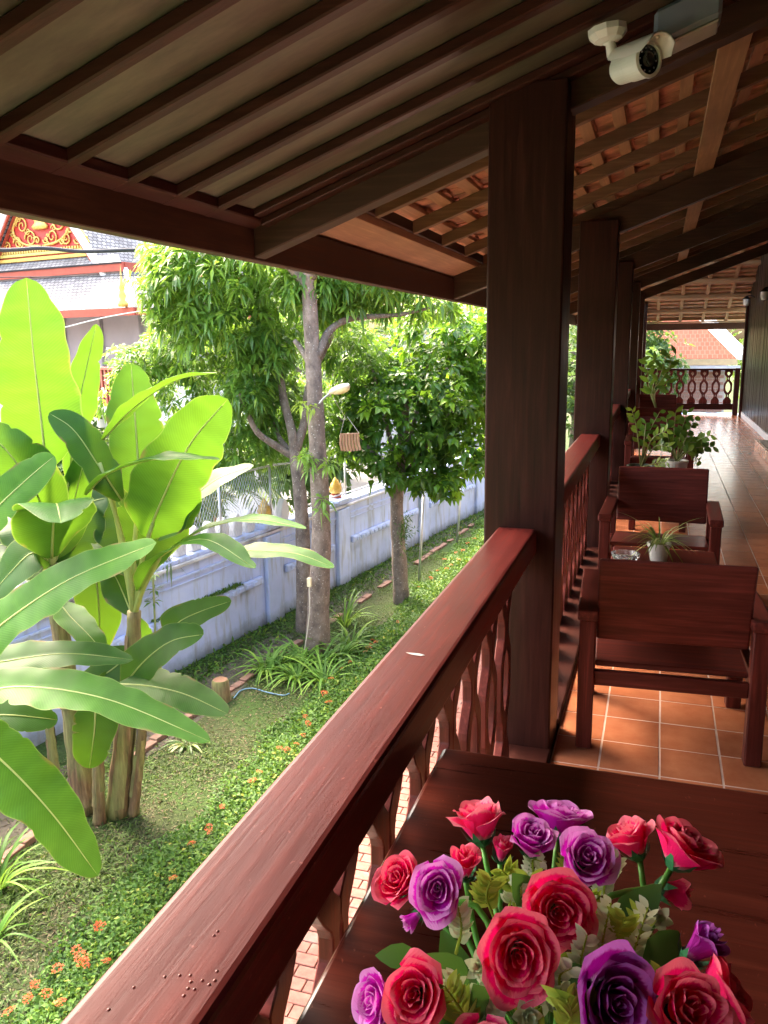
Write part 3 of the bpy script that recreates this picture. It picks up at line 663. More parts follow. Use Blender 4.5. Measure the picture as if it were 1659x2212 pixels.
def petal(a0, r0, lean, wid, hgt, curl, seed, z0=0.0):
    """one petal: cup round the axis, unit rose size; u across, v up"""
    rg = np.random.default_rng(seed); nu, nv = 9, 8; V = []; UV = []
    ph = rg.uniform(0, 6.28); amp = rg.uniform(.010, .034); pt = rg.uniform(-.05, .10); ph2 = rg.uniform(0, 6.28)
    for j in range(nv):
        v = j/(nv-1)
        wv = wid*(0.42 + 0.58*math.sin(min(1, v*1.12)*math.pi*0.52))*(1 if v < 0.8 else 1-0.5*((v-0.8)/0.2)**2)
        for i in range(nu):
            u = (i/(nu-1))*2-1
            tipz = -0.13*(abs(u)**2.2)*v + pt*max(0, 1-abs(u)*2.2)*max(0, v-.75)*4*.25
            r = r0*(0.28+0.72*v**0.65) + lean*v*v + curl*max(0, v-0.72)**1.5*4.0 + amp*math.sin(u*2.6+ph)*v*v*1.2 + 0.05*abs(u)*lean*v
            a = a0 + u*wv
            z = z0 + hgt*(v*(1-0.10*curl*v*6)) + tipz*hgt + amp*0.9*math.sin(u*3+ph2)*v*v
            V.append((r*math.cos(a), r*math.sin(a), z)); UV.append((u*0.5+a0, v))
    F = [(j*nu+i, j*nu+i+1, (j+1)*nu+i+1, (j+1)*nu+i) for j in range(nv-1) for i in range(nu-1)]
    return np.array(V), F, np.array(UV)
ROSE = {}
def rose_meshes(kind):
    """kind: open / cup / bud -> list of (V, F, UV) petals"""
    if kind in ROSE: return ROSE[kind]
    out = []
    base_kind = kind.split('_')[0]
    sets = {'open': [(0.07, 2, 0.00, 2.0, 0.50, 0.0, .30), (0.17, 3, 0.01, 1.5, 0.56, 0.0, .26), (0.29, 3, 0.02, 1.45, 0.66, 0.0, .18), (0.42, 4, 0.04, 1.2, 0.76, 0.02, .10), (0.55, 4, 0.08, 1.15, 0.82, 0.05, .03), (0.66, 5, 0.15, 0.95, 0.80, 0.10, .0)],
            'cup': [(0.07, 2, 0.0, 1.8, 0.60, 0.0, .34), (0.16, 3, 0.01, 1.4, 0.66, 0.0, .30), (0.27, 3, 0.02, 1.4, 0.76, 0.01, .20), (0.38, 4, 0.05, 1.2, 0.88, 0.04, .10), (0.48, 4, 0.09, 1.1, 0.96, 0.08, .0), (0.54, 3, 0.15, 1.0, 0.84, 0.14, .0)],
            'bud': [(0.06, 2, 0.0, 1.8, 0.90, 0.0, .2), (0.15, 3, 0.02, 1.4, 0.94, 0.02, .12), (0.25, 3, 0.03, 1.35, 0.98, 0.04, .06), (0.34, 4, 0.08, 1.0, 0.98, 0.10, .0)]}[base_kind]
    sd_ = 100*len(ROSE)
    for k, (r0, n, lean, wid, h, curl, z0) in enumerate(sets):
        for i in range(n):
            sd_ += 1; a0 = i*2*math.pi/n + k*1.1 + random.uniform(-.12, .12)
            out.append(petal(a0, r0*random.uniform(.92, 1.08), lean*random.uniform(.7, 1.4), wid*random.uniform(.9, 1.1), h*random.uniform(.94, 1.05), curl*random.uniform(.6, 1.5), sd_, z0-0.30))
    ROSE[kind] = out; return out
bq0 = at_dist(1200, 2240, 1.12); bc = np.array([bq0[0], bq0[1]-0.03])
bouq = thing('rose_bouquet', 'bouquet of artificial red, pink and purple roses standing on the polished table', 'flowers', (bc[0], bc[1], TZ))
neck = np.array([bc[0], bc[1], TZ+0.17])
vs = mk('vase', *lathe([(0.0, 0.0), (0.055, 0.0), (0.075, 0.03), (0.085, 0.09), (0.07, 0.15), (0.06, 0.17), (0.066, 0.185), (0.058, 0.185), (0.05, 0.165)], 24, (bc[0], bc[1], TZ+0.0005)), 'pot_white', bouq, smooth=True)
def cdir(rx, uy, tw):  # direction from image-right, image-up, towards-viewer components
    return nrm(CR*rx - CD*uy - CF*tw)
ROSES = [  # px, py, radius px, distance, colour, kind, direction(right, up, towards)
 (1035, 1778, 68, 1.30, 'rose_pink', 'cup', (-.15, .97, -.10)), (1150, 1815, 58, 1.24, 'rose_purple', 'cup', (.05, .85, .40)), (1210, 1768, 60, 1.33, 'rose_purple', 'open', (.15, .97, -.05)),
 (1265, 1858, 68, 1.20, 'rose_purple', 'cup', (.05, .60, .75)), (1365, 1815, 60, 1.27, 'rose_pink', 'cup', (-.35, .90, -.15)), (1478, 1832, 72, 1.20, 'rose_red', 'open', (.45, .80, .10)),
 (1450, 1925, 52, 1.26, 'rose_red', 'bud', (.75, -.25, -.1)), (867, 1905, 62, 1.20, 'rose_red', 'cup', (-.45, .6, .6)), (945, 1920, 66, 1.10, 'rose_purple', 'cup', (-.1, .35, .92)),
 (1005, 1868, 56, 1.20, 'rose_red', 'bud', (-.05, .9, .35)), (1085, 1838, 42, 1.28, 'rose_pink', 'bud', (.1, .95, .25)), (1203, 1968, 74, 1.08, 'rose_red', 'open', (.0, .30, .95)),
 (1118, 2060, 86, 1.00, 'rose_red', 'open', (-.05, .22, .97)), (900, 2148, 78, 1.00, 'rose_red', 'cup', (-.25, .45, .85)), (815, 2165, 56, 1.03, 'rose_purple', 'open', (-.75, .25, .55)),
 (1322, 2162, 90, 0.98, 'rose_dark', 'open', (.25, .30, .88)), (1478, 2180, 88, 1.00, 'rose_red', 'cup', (.20, .55, .75)), (1512, 2045, 64, 1.08, 'rose_dark', 'bud', (.65, .75, .2)),
 (893, 1985, 34, 1.16, 'rose_purple', 'bud', (-.7, -.5, .2)), (1562, 2140, 66, 1.08, 'rose_red', 'open', (.75, .45, .2)), (1040, 2260, 70, 1.0, 'rose_pink', 'cup', (-.1, .2, .95)),
]
for k, (px, py, rp, ds, mat, kind, dr) in enumerate(ROSES):
    c = at_dist(px, py, ds); R_ = rp*ds/PF*1.0; a = cdir(*dr)
    fr = frame(c - a*R_*0.18, a, (0.1, 0.2, 1)); head = None
    ang = random.uniform(0, 6.28); ca, sa = math.cos(ang), math.sin(ang)
    pets = rose_meshes(kind + '_' + str(k % 4)); ni = 5
    iv = np.vstack([p_[0] for p_ in pets[:ni]]); iuv = np.vstack([p_[2] for p_ in pets[:ni]]); if_ = [tuple(i + 72*j for i in f) for j in range(ni) for f in pets[j][1]]
    sq = random.uniform(.90, 1.08)
    for (V, F, UV) in [(iv, if_, iuv)] + pets[ni:]:
        W_ = np.stack([V[:, 0]*ca - V[:, 1]*sa, V[:, 0]*sa + V[:, 1]*ca, V[:, 2]], 1)*R_*1.12
        W_ = W_*np.array([sq, 2-sq, 1.05])
        ob = mk('petal' if head is not None else 'rose', put(W_, fr), F, mat, bouq if head is None else head, smooth=True, uv=UV)
        if head is None: head = ob
    V, F = lathe([(0.02, -0.46), (0.10, -0.42), (0.20, -0.34), (0.26, -0.20)], 10); mk('calyx', put(V*R_*1.15, fr), F, 'sepal', head, smooth=True)
    q = MB()
    for i in range(5):
        b = i*1.2566; r1 = np.array([math.cos(b), math.sin(b), 0]); s1 = np.array([-math.sin(b), math.cos(b), 0])
        V = np.array([r1*0.12 - s1*.10 + [0, 0, -.41], r1*0.12 + s1*.10 + [0, 0, -.41], r1*0.36 + s1*.11 + [0, 0, -.2], r1*0.36 - s1*.11 + [0, 0, -.2], r1*0.52 + [0, 0, .08]])*R_*1.15
        q.add(put(V, fr), [(0, 1, 2, 3), (3, 2, 4)])
    q.build('sepal', 'sepal', head)
    p0 = c - a*R_*0.65; p2 = neck; p1 = p0 - a*0.06 + (neck-p0)*0.18
    mk('stem', *tube(spline([p0, p1, p1*0.4+p2*0.6+np.array([0, 0, -.01]), p2], 14), 0.0042, 8), 'fstem', bouq, smooth=True)
# leaves and filler sprays
for (px, py, ds, dr, L_, W_) in [(955, 2010, 1.13, (.35, -.8, .3), .10, .020), (905, 2065, 1.10, (-.9, .15, .3), .05, .014), (1010, 2125, 1.08, (-.5, .5, .4), .07, .02), (1390, 2105, 1.12, (.5, .35, -.2), .07, .022),
                         (1200, 2130, 1.06, (.35, .35, .5), .06, .022), (1060, 2200, 1.04, (-.2, .6, .5), .06, .02), (1440, 2090, 1.14, (-.8, -.2, .3), .07, .02), (1250, 2190, 1.05, (.0, .5, .7), .06, .02),
                         (985, 2190, 1.06, (-.6, .35, .5), .08, .03), (1150, 1950, 1.18, (-.3, .6, .5), .06, .02), (1330, 2000, 1.18, (.4, .6, .4), .08, .022), (1430, 2190, 1.08, (-.5, .6, .4), .08, .03)]:
    V, F = leaf_blade(at_dist(px, py, ds), cdir(*dr), cdir(0, .4, .9), L_, W_, .2, .25); mk('leaf', V, F, 'fleaf', bouq, smooth=True, rnd=np.full(len(V), random.random()))
def spray(pts, mat, L_=0.022, W_=0.006, n=22, stem='filler_y', whorl=False):
    P = spline([np.array(p) for p in pts], 14)
    s_ = mk('filler_sprig', *tube(P, np.linspace(.0022, .001, 14), 5), stem, bouq, rnd=np.full(14*5, .5)); T = np.gradient(P, axis=0)
    q = MB()
    for k in range(n):
        f = 0.3+0.7*k/(n-1); i = min(13, int(f*13)); t_ = nrm(T[i]); s = nrm(np.cross(t_, CF)); a = k*2.4 if whorl else (0 if k % 2 else math.pi)
        d = t_*0.55 + (s*math.cos(a) + np.cross(t_, s)*math.sin(a)*0.8)*0.9
        V, F = leaf_blade(P[i], d, -CF + RNG.normal(0, .3, 3), L_*random.uniform(.7, 1.2), W_, .3, .2); q.add(V, F)
    V = np.vstack(q.v); mk('leaflet', V, q.f, mat, s_, smooth=True, rnd=np.repeat(RNG.random(len(V)//18+1), 18)[:len(V)])
def sl(px0, py0, px1, py1, ds, **kw):
    a = at_dist(px0, py0, ds+0.03); b = at_dist(px1, py1, ds); c = (a+b)/2 + RNG.normal(0, .008, 3); spray([a, c, b], **kw)
for a in [(1000, 2030, 985, 1945, 1.17), (1230, 2030, 1235, 1935, 1.16), (1290, 2060, 1300, 1960, 1.14), (1280, 2090, 1290, 2010, 1.12), (1310, 1960, 1335, 1850, 1.20), (1100, 1960, 1115, 1885, 1.22), (1160, 1930, 1170, 1860, 1.24), (985, 2060, 990, 1960, 1.10), (1245, 2060, 1262, 1940, 1.10), (1300, 2080, 1320, 1950, 1.09), (1270, 2110, 1268, 2020, 1.05), (1105, 1985, 1120, 1900, 1.15), (1010, 2200, 985, 2110, 1.01), (1220, 2200, 1235, 2090, 1.0), (1350, 2080, 1400, 1960, 1.11)]:
    sl(*a, mat='filler_w', L_=.016, W_=.0045, n=26)
for a in [(1040, 2210, 960, 2150, 1.07), (1060, 2240, 930, 2200, 1.05), (1180, 2240, 1190, 2130, 1.05), (1240, 2230, 1260, 2110, 1.06), (1110, 1960, 1085, 1880, 1.2), (1225, 1940, 1240, 1860, 1.24), (1330, 2120, 1390, 1985, 1.14), (1270, 2100, 1240, 2060, 1.12), (1150, 2210, 1090, 2160, 1.04), (1300, 2200, 1350, 2060, 1.12), (1390, 2230, 1440, 2120, 1.06), (1070, 1990, 1060, 1900, 1.16), (1150, 1990, 1140, 1890, 1.15), (1250, 2010, 1270, 1930, 1.12), (1020, 2240, 960, 2130, .99), (1190, 2240, 1220, 2150, .97), (1240, 2240, 1250, 2160, .97), (1320, 2060, 1350, 1980, 1.09)]:
    sl(*a, mat='filler_y', L_=.022, W_=.0045, n=22)
for (px, py, ds) in [(1040, 2090, 1.05), (1030, 2140, 1.04), (1065, 2115, 1.04), (1075, 2160, 1.02), (1170, 2110, 1.03), (1180, 2150, 1.02), (1390, 1960, 1.17), (1425, 1985, 1.18), (1285, 2030, 1.12), (1140, 1905, 1.22), (1010, 2190, 1.03), (1130, 2190, 1.01)]:
    c = at_dist(px, py, ds); q = MB(); a = cdir(random.uniform(-.4, .4), random.uniform(-.1, .6), .8); fr = frame(c, a, (0.1, .2, 1))
    for r_ in range(3):
        for i in range(6):
            b = i*1.047+r_*.5; d = np.array([math.cos(b), math.sin(b), .35+.5*r_]); V, F = leaf_blade((0, 0, r_*.004), d, (0, 0, 1), .020-.004*r_, .006, .3, -.2); q.add(put(V, fr), F)
    V = np.vstack(q.v); mk('filler_flower', V, q.f, 'filler_w', bouq, smooth=True, rnd=np.full(len(V), random.random()))
    mk('stem', *tube(spline([c, c*0.5+neck*0.5+np.array([0, 0, .02]), neck], 8), 0.0018, 5), 'fstem', bouq)
# ================================================================== GARDEN
# ---- ground
mt, nt_, bs_ = newmat('garden_soil_grass')
v_ = coords(nt_, (1, 1, 1), 'Object', False)
n1 = N(nt_, 'ShaderNodeTexNoise', Scale=0.9, Detail=5.0, Roughness=0.6); nt_.links.new(v_, n1.inputs['Vector'])
n2 = N(nt_, 'ShaderNodeTexNoise', Scale=28.0, Detail=8.0, Roughness=0.7); nt_.links.new(v_, n2.inputs['Vector'])
soil = ramp(nt_, n2.outputs[0], [(0.3, (0.025, 0.020, 0.013)), (0.5, (0.055, 0.045, 0.028)), (0.75, (0.10, 0.085, 0.055))])
grs = ramp(nt_, n2.outputs[0], [(0.3, (0.014, 0.030, 0.007)), (0.55, (0.038, 0.075, 0.015)), (0.8, (0.075, 0.115, 0.03))])
c_ = mix(nt_, ramp(nt_, n1.outputs[0], [(0.36, (0.35, 0.35, 0.35)), (0.58, (1, 1, 1))]), soil, grs)
nt_.links.new(c_, bs_.inputs['Base Color']); bs_.inputs['Roughness'].default_value = 0.95; bs_.inputs['Specular IOR Level'].default_value = 0.2
bump(nt_, bs_, n2.outputs[0], 0.6, 0.03); M['ground'] = mt
def ground_z(x, y): return 0.0
mk('ground', [(-300, -200, ZG), (300, -200, ZG), (300, 400, ZG), (-300, 400, ZG)], [(0, 1, 2, 3)], 'ground'); struct(bpy.data.objects['ground'])
# pale temple court beyond the wall
box('temple_court', (-60, -10, ZG+0.002), (-6.6, 80, ZG+0.012), plain('court_concrete', (0.22, 0.21, 0.20), 0.9, 0, 0.1, 1.5, spec=0.1), None, 0); struct(bpy.data.objects['temple_court'])
bpy.data.objects['temple_court'].rotation_euler = (0, 0, 0)

# ---- brick path below the railing
bp = struct(box('brick_path', (-2.55, 0.5, ZG), (-0.16, 21, ZG+0.006), plain('path_sand', (0.15, 0.12, 0.10), 0.95, 0, 0.2, 20), None, 0))
bk = None; k = 0; q = MB()
for r in range(0, 96):
    for c in range(0, 11):
        x = -2.53 + c*0.214 + (0.107 if r % 2 else 0); y = 3.0 + r*0.108
        if x > -0.42: continue
        if 4.0 < y < 7.6 and -2.5 < x < -0.9 and k < 280:
            if bk is None:
                b = box('brick', (0, 0, 0), (0.206, 0.100, 0.02), 'brick', bp, 0.004, local=True); bk = b.data
            else:
                b = bpy.data.objects.new('brick', bk); COL.objects.link(b); b.parent = bp
            b.location = (x, y, ZG+0.006+random.uniform(-.003, .003)); b.rotation_euler = (0, 0, random.uniform(-.02, .02)); k += 1
        else: q.box((x, y, ZG+0.006), (x+0.206, y+0.1, ZG+0.026+random.uniform(-.003, .003)))
o = q.build('brick_field', 'brick', bp); o['kind'] = 'stuff'

# ---- leaf cloud helper (vectorised): each leaf has 5 points, 4 triangles
def leaf_cloud(base, dirs, length, width, droop, fold=0.25, rg=RNG):
    n = len(base); d = dirs/np.linalg.norm(dirs, axis=1)[:, None]
    L_ = np.broadcast_to(length, (n,))[:, None]; W_ = np.broadcast_to(width, (n,))[:, None]; dr = np.broadcast_to(droop, (n,))[:, None]
    s = np.cross(d, np.tile([0, 0, 1.0], (n, 1)) + rg.normal(0, .35, (n, 3))); s /= np.linalg.norm(s, axis=1)[:, None]+1e-9
    u = np.cross(s, d); z = np.array([0, 0, -1.0])
    m1 = base + d*L_*0.45 + z*dr*L_*0.12; t1 = base + d*L_*0.95 + z*dr*L_*0.55
    V = np.stack([base, m1 - s*W_ + u*W_*fold, m1, m1 + s*W_ + u*W_*fold, t1], 1).reshape(-1, 3)
    i = np.arange(n)[:, None]*5
    F = np.concatenate([i+[0, 1, 2], i+[0, 2, 3], i+[1, 4, 2], i+[2, 4, 3]], 1).reshape(-1, 3)
    return V, F
def cloud_obj(name, V, F, mat, parent, rv, per=5):
    return mk(name, V, F.tolist(), mat, parent, rnd=np.repeat(rv, per))

# ---- grass on the strip of lawn
M['grass'] = leafmat('grass_blade', [(0, (0.13, 0.11, 0.055)), (0.35, (0.06, 0.095, 0.022)), (0.7, (0.085, 0.165, 0.028)), (1, (0.16, 0.27, 0.05))], 0.3, (0.3, 0.45, 0.06), 0.7)
n = 75000
gx = RNG.uniform(-5.6, -3.3, n); gy = 2.6 + 13*RNG.random(n)**1.2
pat = np.sin(gx*2.3+gy*1.1)+np.sin(gy*2.9-gx*1.7)+0.8*np.sin(gx*5.1+gy*4.3)
wet = np.exp(-((gx+4.1)/0.55)**2)*1.3 - 0.5
keep = RNG.random(n) < np.clip(0.42+0.20*pat+0.35*wet*(gy > 4.5), 0.10, 1); gx, gy = gx[keep], gy[keep]; n = len(gx)
b = np.stack([gx, gy, np.full(n, ZG)], 1); dz = np.stack([RNG.normal(0, .55, n), RNG.normal(0, .55, n), RNG.uniform(.4, 1, n)], 1)
V, F = leaf_cloud(b, dz, RNG.uniform(.05, .15, n)*np.clip(.75+.25*pat[keep], .45, 1.4), RNG.uniform(.004, .009, n), .9)
o = cloud_obj('grass', V, F, 'grass', None, np.clip(RNG.normal(.45, .30, n)+0.12*pat[keep], 0, 1)); o['kind'] = 'stuff'; o['label'] = 'short patchy grass between the flower hedge and the brick edging'; o['category'] = 'grass'
# dry litter
n = 5000; lx = RNG.uniform(-5.5, -3.4, n); ly = RNG.uniform(2.8, 10, n)
b = np.stack([lx, ly, np.full(n, ZG+.006)], 1); V, F = leaf_cloud(b, np.stack([RNG.normal(0, 1, n), RNG.normal(0, 1, n), RNG.normal(.05, .1, n)], 1), RNG.uniform(.02, .07, n), RNG.uniform(.003, .009, n), 0.1)
o = cloud_obj('leaf_litter', V, F, leafmat('dry_litter', [(0, (0.09, 0.06, 0.03)), (1, (0.26, 0.21, 0.12))], .1, (.3, .2, .1), .9), None, RNG.random(n)); o['kind'] = 'stuff'; o['label'] = 'dry brown leaf litter scattered over the soil'; o['category'] = 'leaf litter'

# ---- hedge of ixora
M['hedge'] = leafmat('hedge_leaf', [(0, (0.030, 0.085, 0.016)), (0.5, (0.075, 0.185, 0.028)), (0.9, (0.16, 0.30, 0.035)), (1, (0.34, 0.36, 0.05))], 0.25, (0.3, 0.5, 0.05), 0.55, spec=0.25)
hd = thing('flower_hedge', 'low clipped green hedge with orange flower heads along the lawn', 'hedge', (-3.15, 9, ZG))
def hedge_top(x, y): return 0.07 + 0.10*np.clip((x+3.72)/0.45, 0, 1) + 0.025*np.sin(y*3.1)+0.02*np.sin(y*7.3+x*5) + 0.02*np.sin(x*13+y*2)
n = 85000; hx = -3.80 + 1.2*RNG.random(n)**.8 + 0.05*np.sin(np.linspace(0, 1, n)); hy = 2.6 + 17.5*RNG.random(n)**1.35
hx += 0.07*np.sin(hy*2.3) + 0.05*np.sin(hy*5.7)
hz = ZG + hedge_top(hx, hy)*(RNG.random(n)**0.35)
b = np.stack([hx, hy, hz], 1); d = np.stack([RNG.normal(0, .7, n), RNG.normal(0, .7, n), RNG.uniform(.05, .9, n)], 1)
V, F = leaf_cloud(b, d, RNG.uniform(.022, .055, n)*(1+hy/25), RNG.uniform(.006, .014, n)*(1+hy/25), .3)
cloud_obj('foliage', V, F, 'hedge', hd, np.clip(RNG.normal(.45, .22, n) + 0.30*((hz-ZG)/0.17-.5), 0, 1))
M['orange'] = leafmat('orange_petal', [(0, (0.62, 0.07, 0.015)), (1, (0.85, 0.20, 0.05))], .3, (.9, .2, .05), .6)
fm = []
for k in range(4):
    n = 46; a = RNG.uniform(0, 2*math.pi, n); e = RNG.random(n)**.6*1.45; r_ = .042
    c = np.stack([np.cos(a)*np.sin(e)*r_*1.3, np.sin(a)*np.sin(e)*r_*1.3, np.cos(e)*r_*.8], 1)
    V, F = leaf_cloud(c, np.stack([np.cos(RNG.uniform(0, 6.28, n)), np.sin(RNG.uniform(0, 6.28, n)), RNG.uniform(-.2, .5, n)], 1), RNG.uniform(.018, .03, n), RNG.uniform(.006, .010, n), .2)
    fm.append((V, F, RNG.random(n)))
fmesh = []
spots = [(r_, y) for y in np.concatenate([np.linspace(3.4, 8, 30), np.linspace(8.1, 18, 46)]) for r_ in [0]]
FP = [(75, 2130), (100, 2150), (62, 2160), (20, 2190), (130, 2170), (165, 2055), (175, 2070), (125, 2095), (230, 2080), (415, 1825), (450, 1790), (455, 1800), (375, 1900), (560, 1670), (605, 1620), (620, 1622), (665, 1565), (655, 1590),
      (660, 1550), (715, 1468), (710, 1520), (800, 1395), (805, 1385), (812, 1390), (795, 1402), (790, 1410), (756, 1432), (735, 1445), (960, 1210), (985, 1195), (975, 1222), (1000, 1190), (945, 1235), (1010, 1175), (1025, 1165), (930, 1250), (965, 1230), (990, 1210), (905, 1270), (860, 1345), (700, 1500), (480, 1745), (545, 1690), (215, 2005), (180, 2085), (640, 1610)]
for k, (px, py) in enumerate(FP):
    for j in range(1):
        q_ = onz(px+random.uniform(-14, 14)*j, py+random.uniform(-12, 12)*j, ZG+0.17)
        x_, y_ = q_[0], q_[1]; zt_ = ZG + float(hedge_top(x_, y_)); q_ = onz(px, py, zt_+0.01) if j == 0 else (x_, y_, zt_)
        i = random.randrange(4)
        if len(fmesh) <= i or k == 0 and j == 0:
            pass
        if len(fmesh) < 4:
            o = cloud_obj('flower_head', *fm[len(fmesh)][:2], 'orange', hd, fm[len(fmesh)][2]); 
            o.data.transform(Matrix.Translation(origin_of(hd))); fmesh.append(o.data)
        else:
            o = bpy.data.objects.new('flower_head', fmesh[i]); COL.objects.link(o); o.parent = hd
        o.location = Vector((q_[0], q_[1], q_[2]+0.01)) - hd.location; sc = random.uniform(.45, .8); o.scale = (sc,)*3; o.rotation_euler = (random.uniform(-.4, .4), random.uniform(-.4, .4), random.uniform(0, 6))

# ---- brick edging of the planting bed, gutter
be = thing('brick_edging', 'row of terracotta bricks edging the planting bed at the white wall', 'edging', (-4.6, 9, ZG))
em = None
for k in range(66):
    if random.random() < .3: continue
    y = 4.2 + k*0.215; x = -4.90 + (max(0, y-7))*0.085
    if em is None: b = box('brick', (-0.05, -0.104, 0), (0.05, 0.104, 0.085), 'brick_old', be, 0.006, local=True); em = b.data
    else: b = bpy.data.objects.new('brick', em); COL.objects.link(b); b.parent = be
    b.location = (x+4.6, y-9, random.uniform(-.055, -.025)); b.rotation_euler = (random.uniform(-.05, .05), random.uniform(-.06, .06), -0.085+random.uniform(-.04, .04))
gt = struct(mk('gutter', [(-5.75, 3, ZG+.004), (-5.0, 3, ZG+.004), (-3.98, 20, ZG+.004), (-4.35, 20, ZG+.004)], [(0, 1, 2, 3)], plain('damp_bed', (0.075, 0.062, 0.045), .95, 0, .45, 9, .5, dirt=(0.05, 0.07, 0.025))))

# ---- boundary wall
WP0 = np.array([-6.1, 6.2]); WD = np.array([0.14, 0.99]); WD = WD/np.linalg.norm(WD); WN = np.array([WD[1], -WD[0]])   # WN faces the house
def wp(s, o, z): q = WP0 + WD*s + WN*o; return (q[0], q[1], z)
def wbox(s0, s1, o0, o1, z0, z1): return [wp(s0, o0, z0), wp(s0, o1, z0), wp(s1, o1, z0), wp(s1, o0, z0), wp(s0, o0, z1), wp(s0, o1, z1), wp(s1, o1, z1), wp(s1, o0, z1)]
BFW = [f[::-1] for f in BF]
mt, nt_, bs_ = newmat('lime_washed_wall')
v_ = coords(nt_, (1, 1, 1), 'Object', False); n1 = N(nt_, 'ShaderNodeTexNoise', Scale=1.3, Detail=9.0, Roughness=0.7); nt_.links.new(v_, n1.inputs['Vector'])
n2 = N(nt_, 'ShaderNodeTexNoise', Scale=3.0, Detail=6.0); nt_.links.new(coords(nt_, (3, 3, .5), 'Object', False), n2.inputs['Vector'])
c_ = ramp(nt_, n1.outputs[0], [(0.3, (0.36, 0.44, 0.66)), (0.55, (0.45, 0.53, 0.76)), (0.75, (0.53, 0.59, 0.76))])
c_ = mix(nt_, ramp(nt_, n2.outputs[0], [(0.50, (0, 0, 0)), (0.70, (0.75, 0.75, 0.75))]), c_, (0.30, 0.31, 0.31))
gz = nt_.nodes.new('ShaderNodeNewGeometry'); sz = nt_.nodes.new('ShaderNodeSeparateXYZ'); nt_.links.new(gz.outputs['Position'], sz.inputs[0])
ma = N(nt_, 'ShaderNodeMath', operation='MULTIPLY_ADD'); ma.inputs[1].default_value = 0.5; nt_.links.new(n1.outputs[0], ma.inputs[0]); nt_.links.new(sz.outputs[2], ma.inputs[2])
mr = N(nt_, 'ShaderNodeMapRange'); mr.inputs[1].default_value = -2.2; mr.inputs[2].default_value = -1.95; mr.inputs[3].default_value = 0.85; mr.inputs[4].default_value = 0.0; nt_.links.new(ma.outputs[0], mr.inputs[0])
c_ = mix(nt_, mr.outputs[0], c_, (0.11, 0.12, 0.09))       # darker grey-green towards the foot, with a ragged upper edge
nt_.links.new(c_, bs_.inputs['Base Color']); bs_.inputs['Roughness'].default_value = 0.9; bs_.inputs['Specular IOR Level'].default_value = 0.15; bump(nt_, bs_, n1.outputs[0], .3, .02); M['lime'] = mt
wl = thing('boundary_wall', 'weathered pale blue white masonry boundary wall with moulded coping behind the banana plants', 'wall', tuple(wp(6, 0, ZG)))
mk('wall_body', wbox(-4, 16, -0.22, 0.0, ZG, -1.04), BFW, 'lime', wl)
mk('coping', wbox(-4, 16, -0.27, 0.05, -1.04, -0.99), BFW, plain('coping_weathered', (0.50, 0.50, 0.52), .9, 0, .3, 4, .3, dirt=(.16, .15, .13)), wl, bevel=.01)
mk('coping', wbox(-4, 16, -0.24, 0.02, -0.989, -0.93), BFW, 'lime', wl, bevel=.01)
mk('string_course', wbox(-4, 16, 0.001, 0.03, -1.20, -1.165), BFW, 'lime', wl, bevel=.006)
mk('string_course', wbox(-4, 16, 0.001, 0.022, -1.28, -1.26), BFW, 'lime', wl, bevel=.004)
PIER = [-2.6, 1.0, 4.75, 6.9, 10.4, 13.8]
for s in PIER:
    mk('pier', wbox(s-.2, s+.2, 0.0005, 0.075, ZG, -1.045), BFW, 'lime', wl, bevel=.01)
    mk('pier_cap', wbox(s-.23, s+.23, -0.3, 0.11, -0.929, -0.86), BFW, 'lime', wl, bevel=.012)
for a, b in zip(PIER[:-1], PIER[1:]):   # moulded ledge in every bay
    mk('ledge', wbox(a+.32, b-.32, 0.0005, 0.075, -1.73, -1.60), BFW, 'lime', wl, bevel=.03, seg=3)
    n = int((b-a-.7)/.17)
    for k in range(n): s = a+.42+k*.17; mk('moulding', wbox(s, s+.12, 0.076, 0.10, -1.70, -1.63), BFW, 'lime', wl, bevel=.012)
# leaf shaped merlons
mm = None
prof = [(-.085, 0), (.085, 0), (.11, .10), (.10, .19), (.055, .29), (0.0, .345), (-.055, .29), (-.10, .19), (-.11, .10)]
V = []; n = len(prof)
for o_ in (-.055, .055): V += [(WD[0]*a+WN[0]*o_, WD[1]*a+WN[1]*o_, b) for a, b in prof]
Fm = [tuple(range(n)), tuple(range(2*n-1, n-1, -1))] + [(i, i+n, (i+1) % n+n, (i+1) % n) for i in range(n)]
for k in range(31):
    s = -3.9 + k*0.305
    if min(abs(s-p_) for p_ in PIER) < .26 or s > 5.5: continue
    if mm is None: o = mk('merlon', V, Fm, 'whitewall', wl, local=True, bevel=.018, seg=2); mm = o.data
    else: o = bpy.data.objects.new('merlon', mm); COL.objects.link(o); o.parent = wl
    q_ = wp(s, -0.10, -0.932); o.location = Vector(q_) - wl.location; o.rotation_euler = (0, 0, random.uniform(-.05, .05)); 
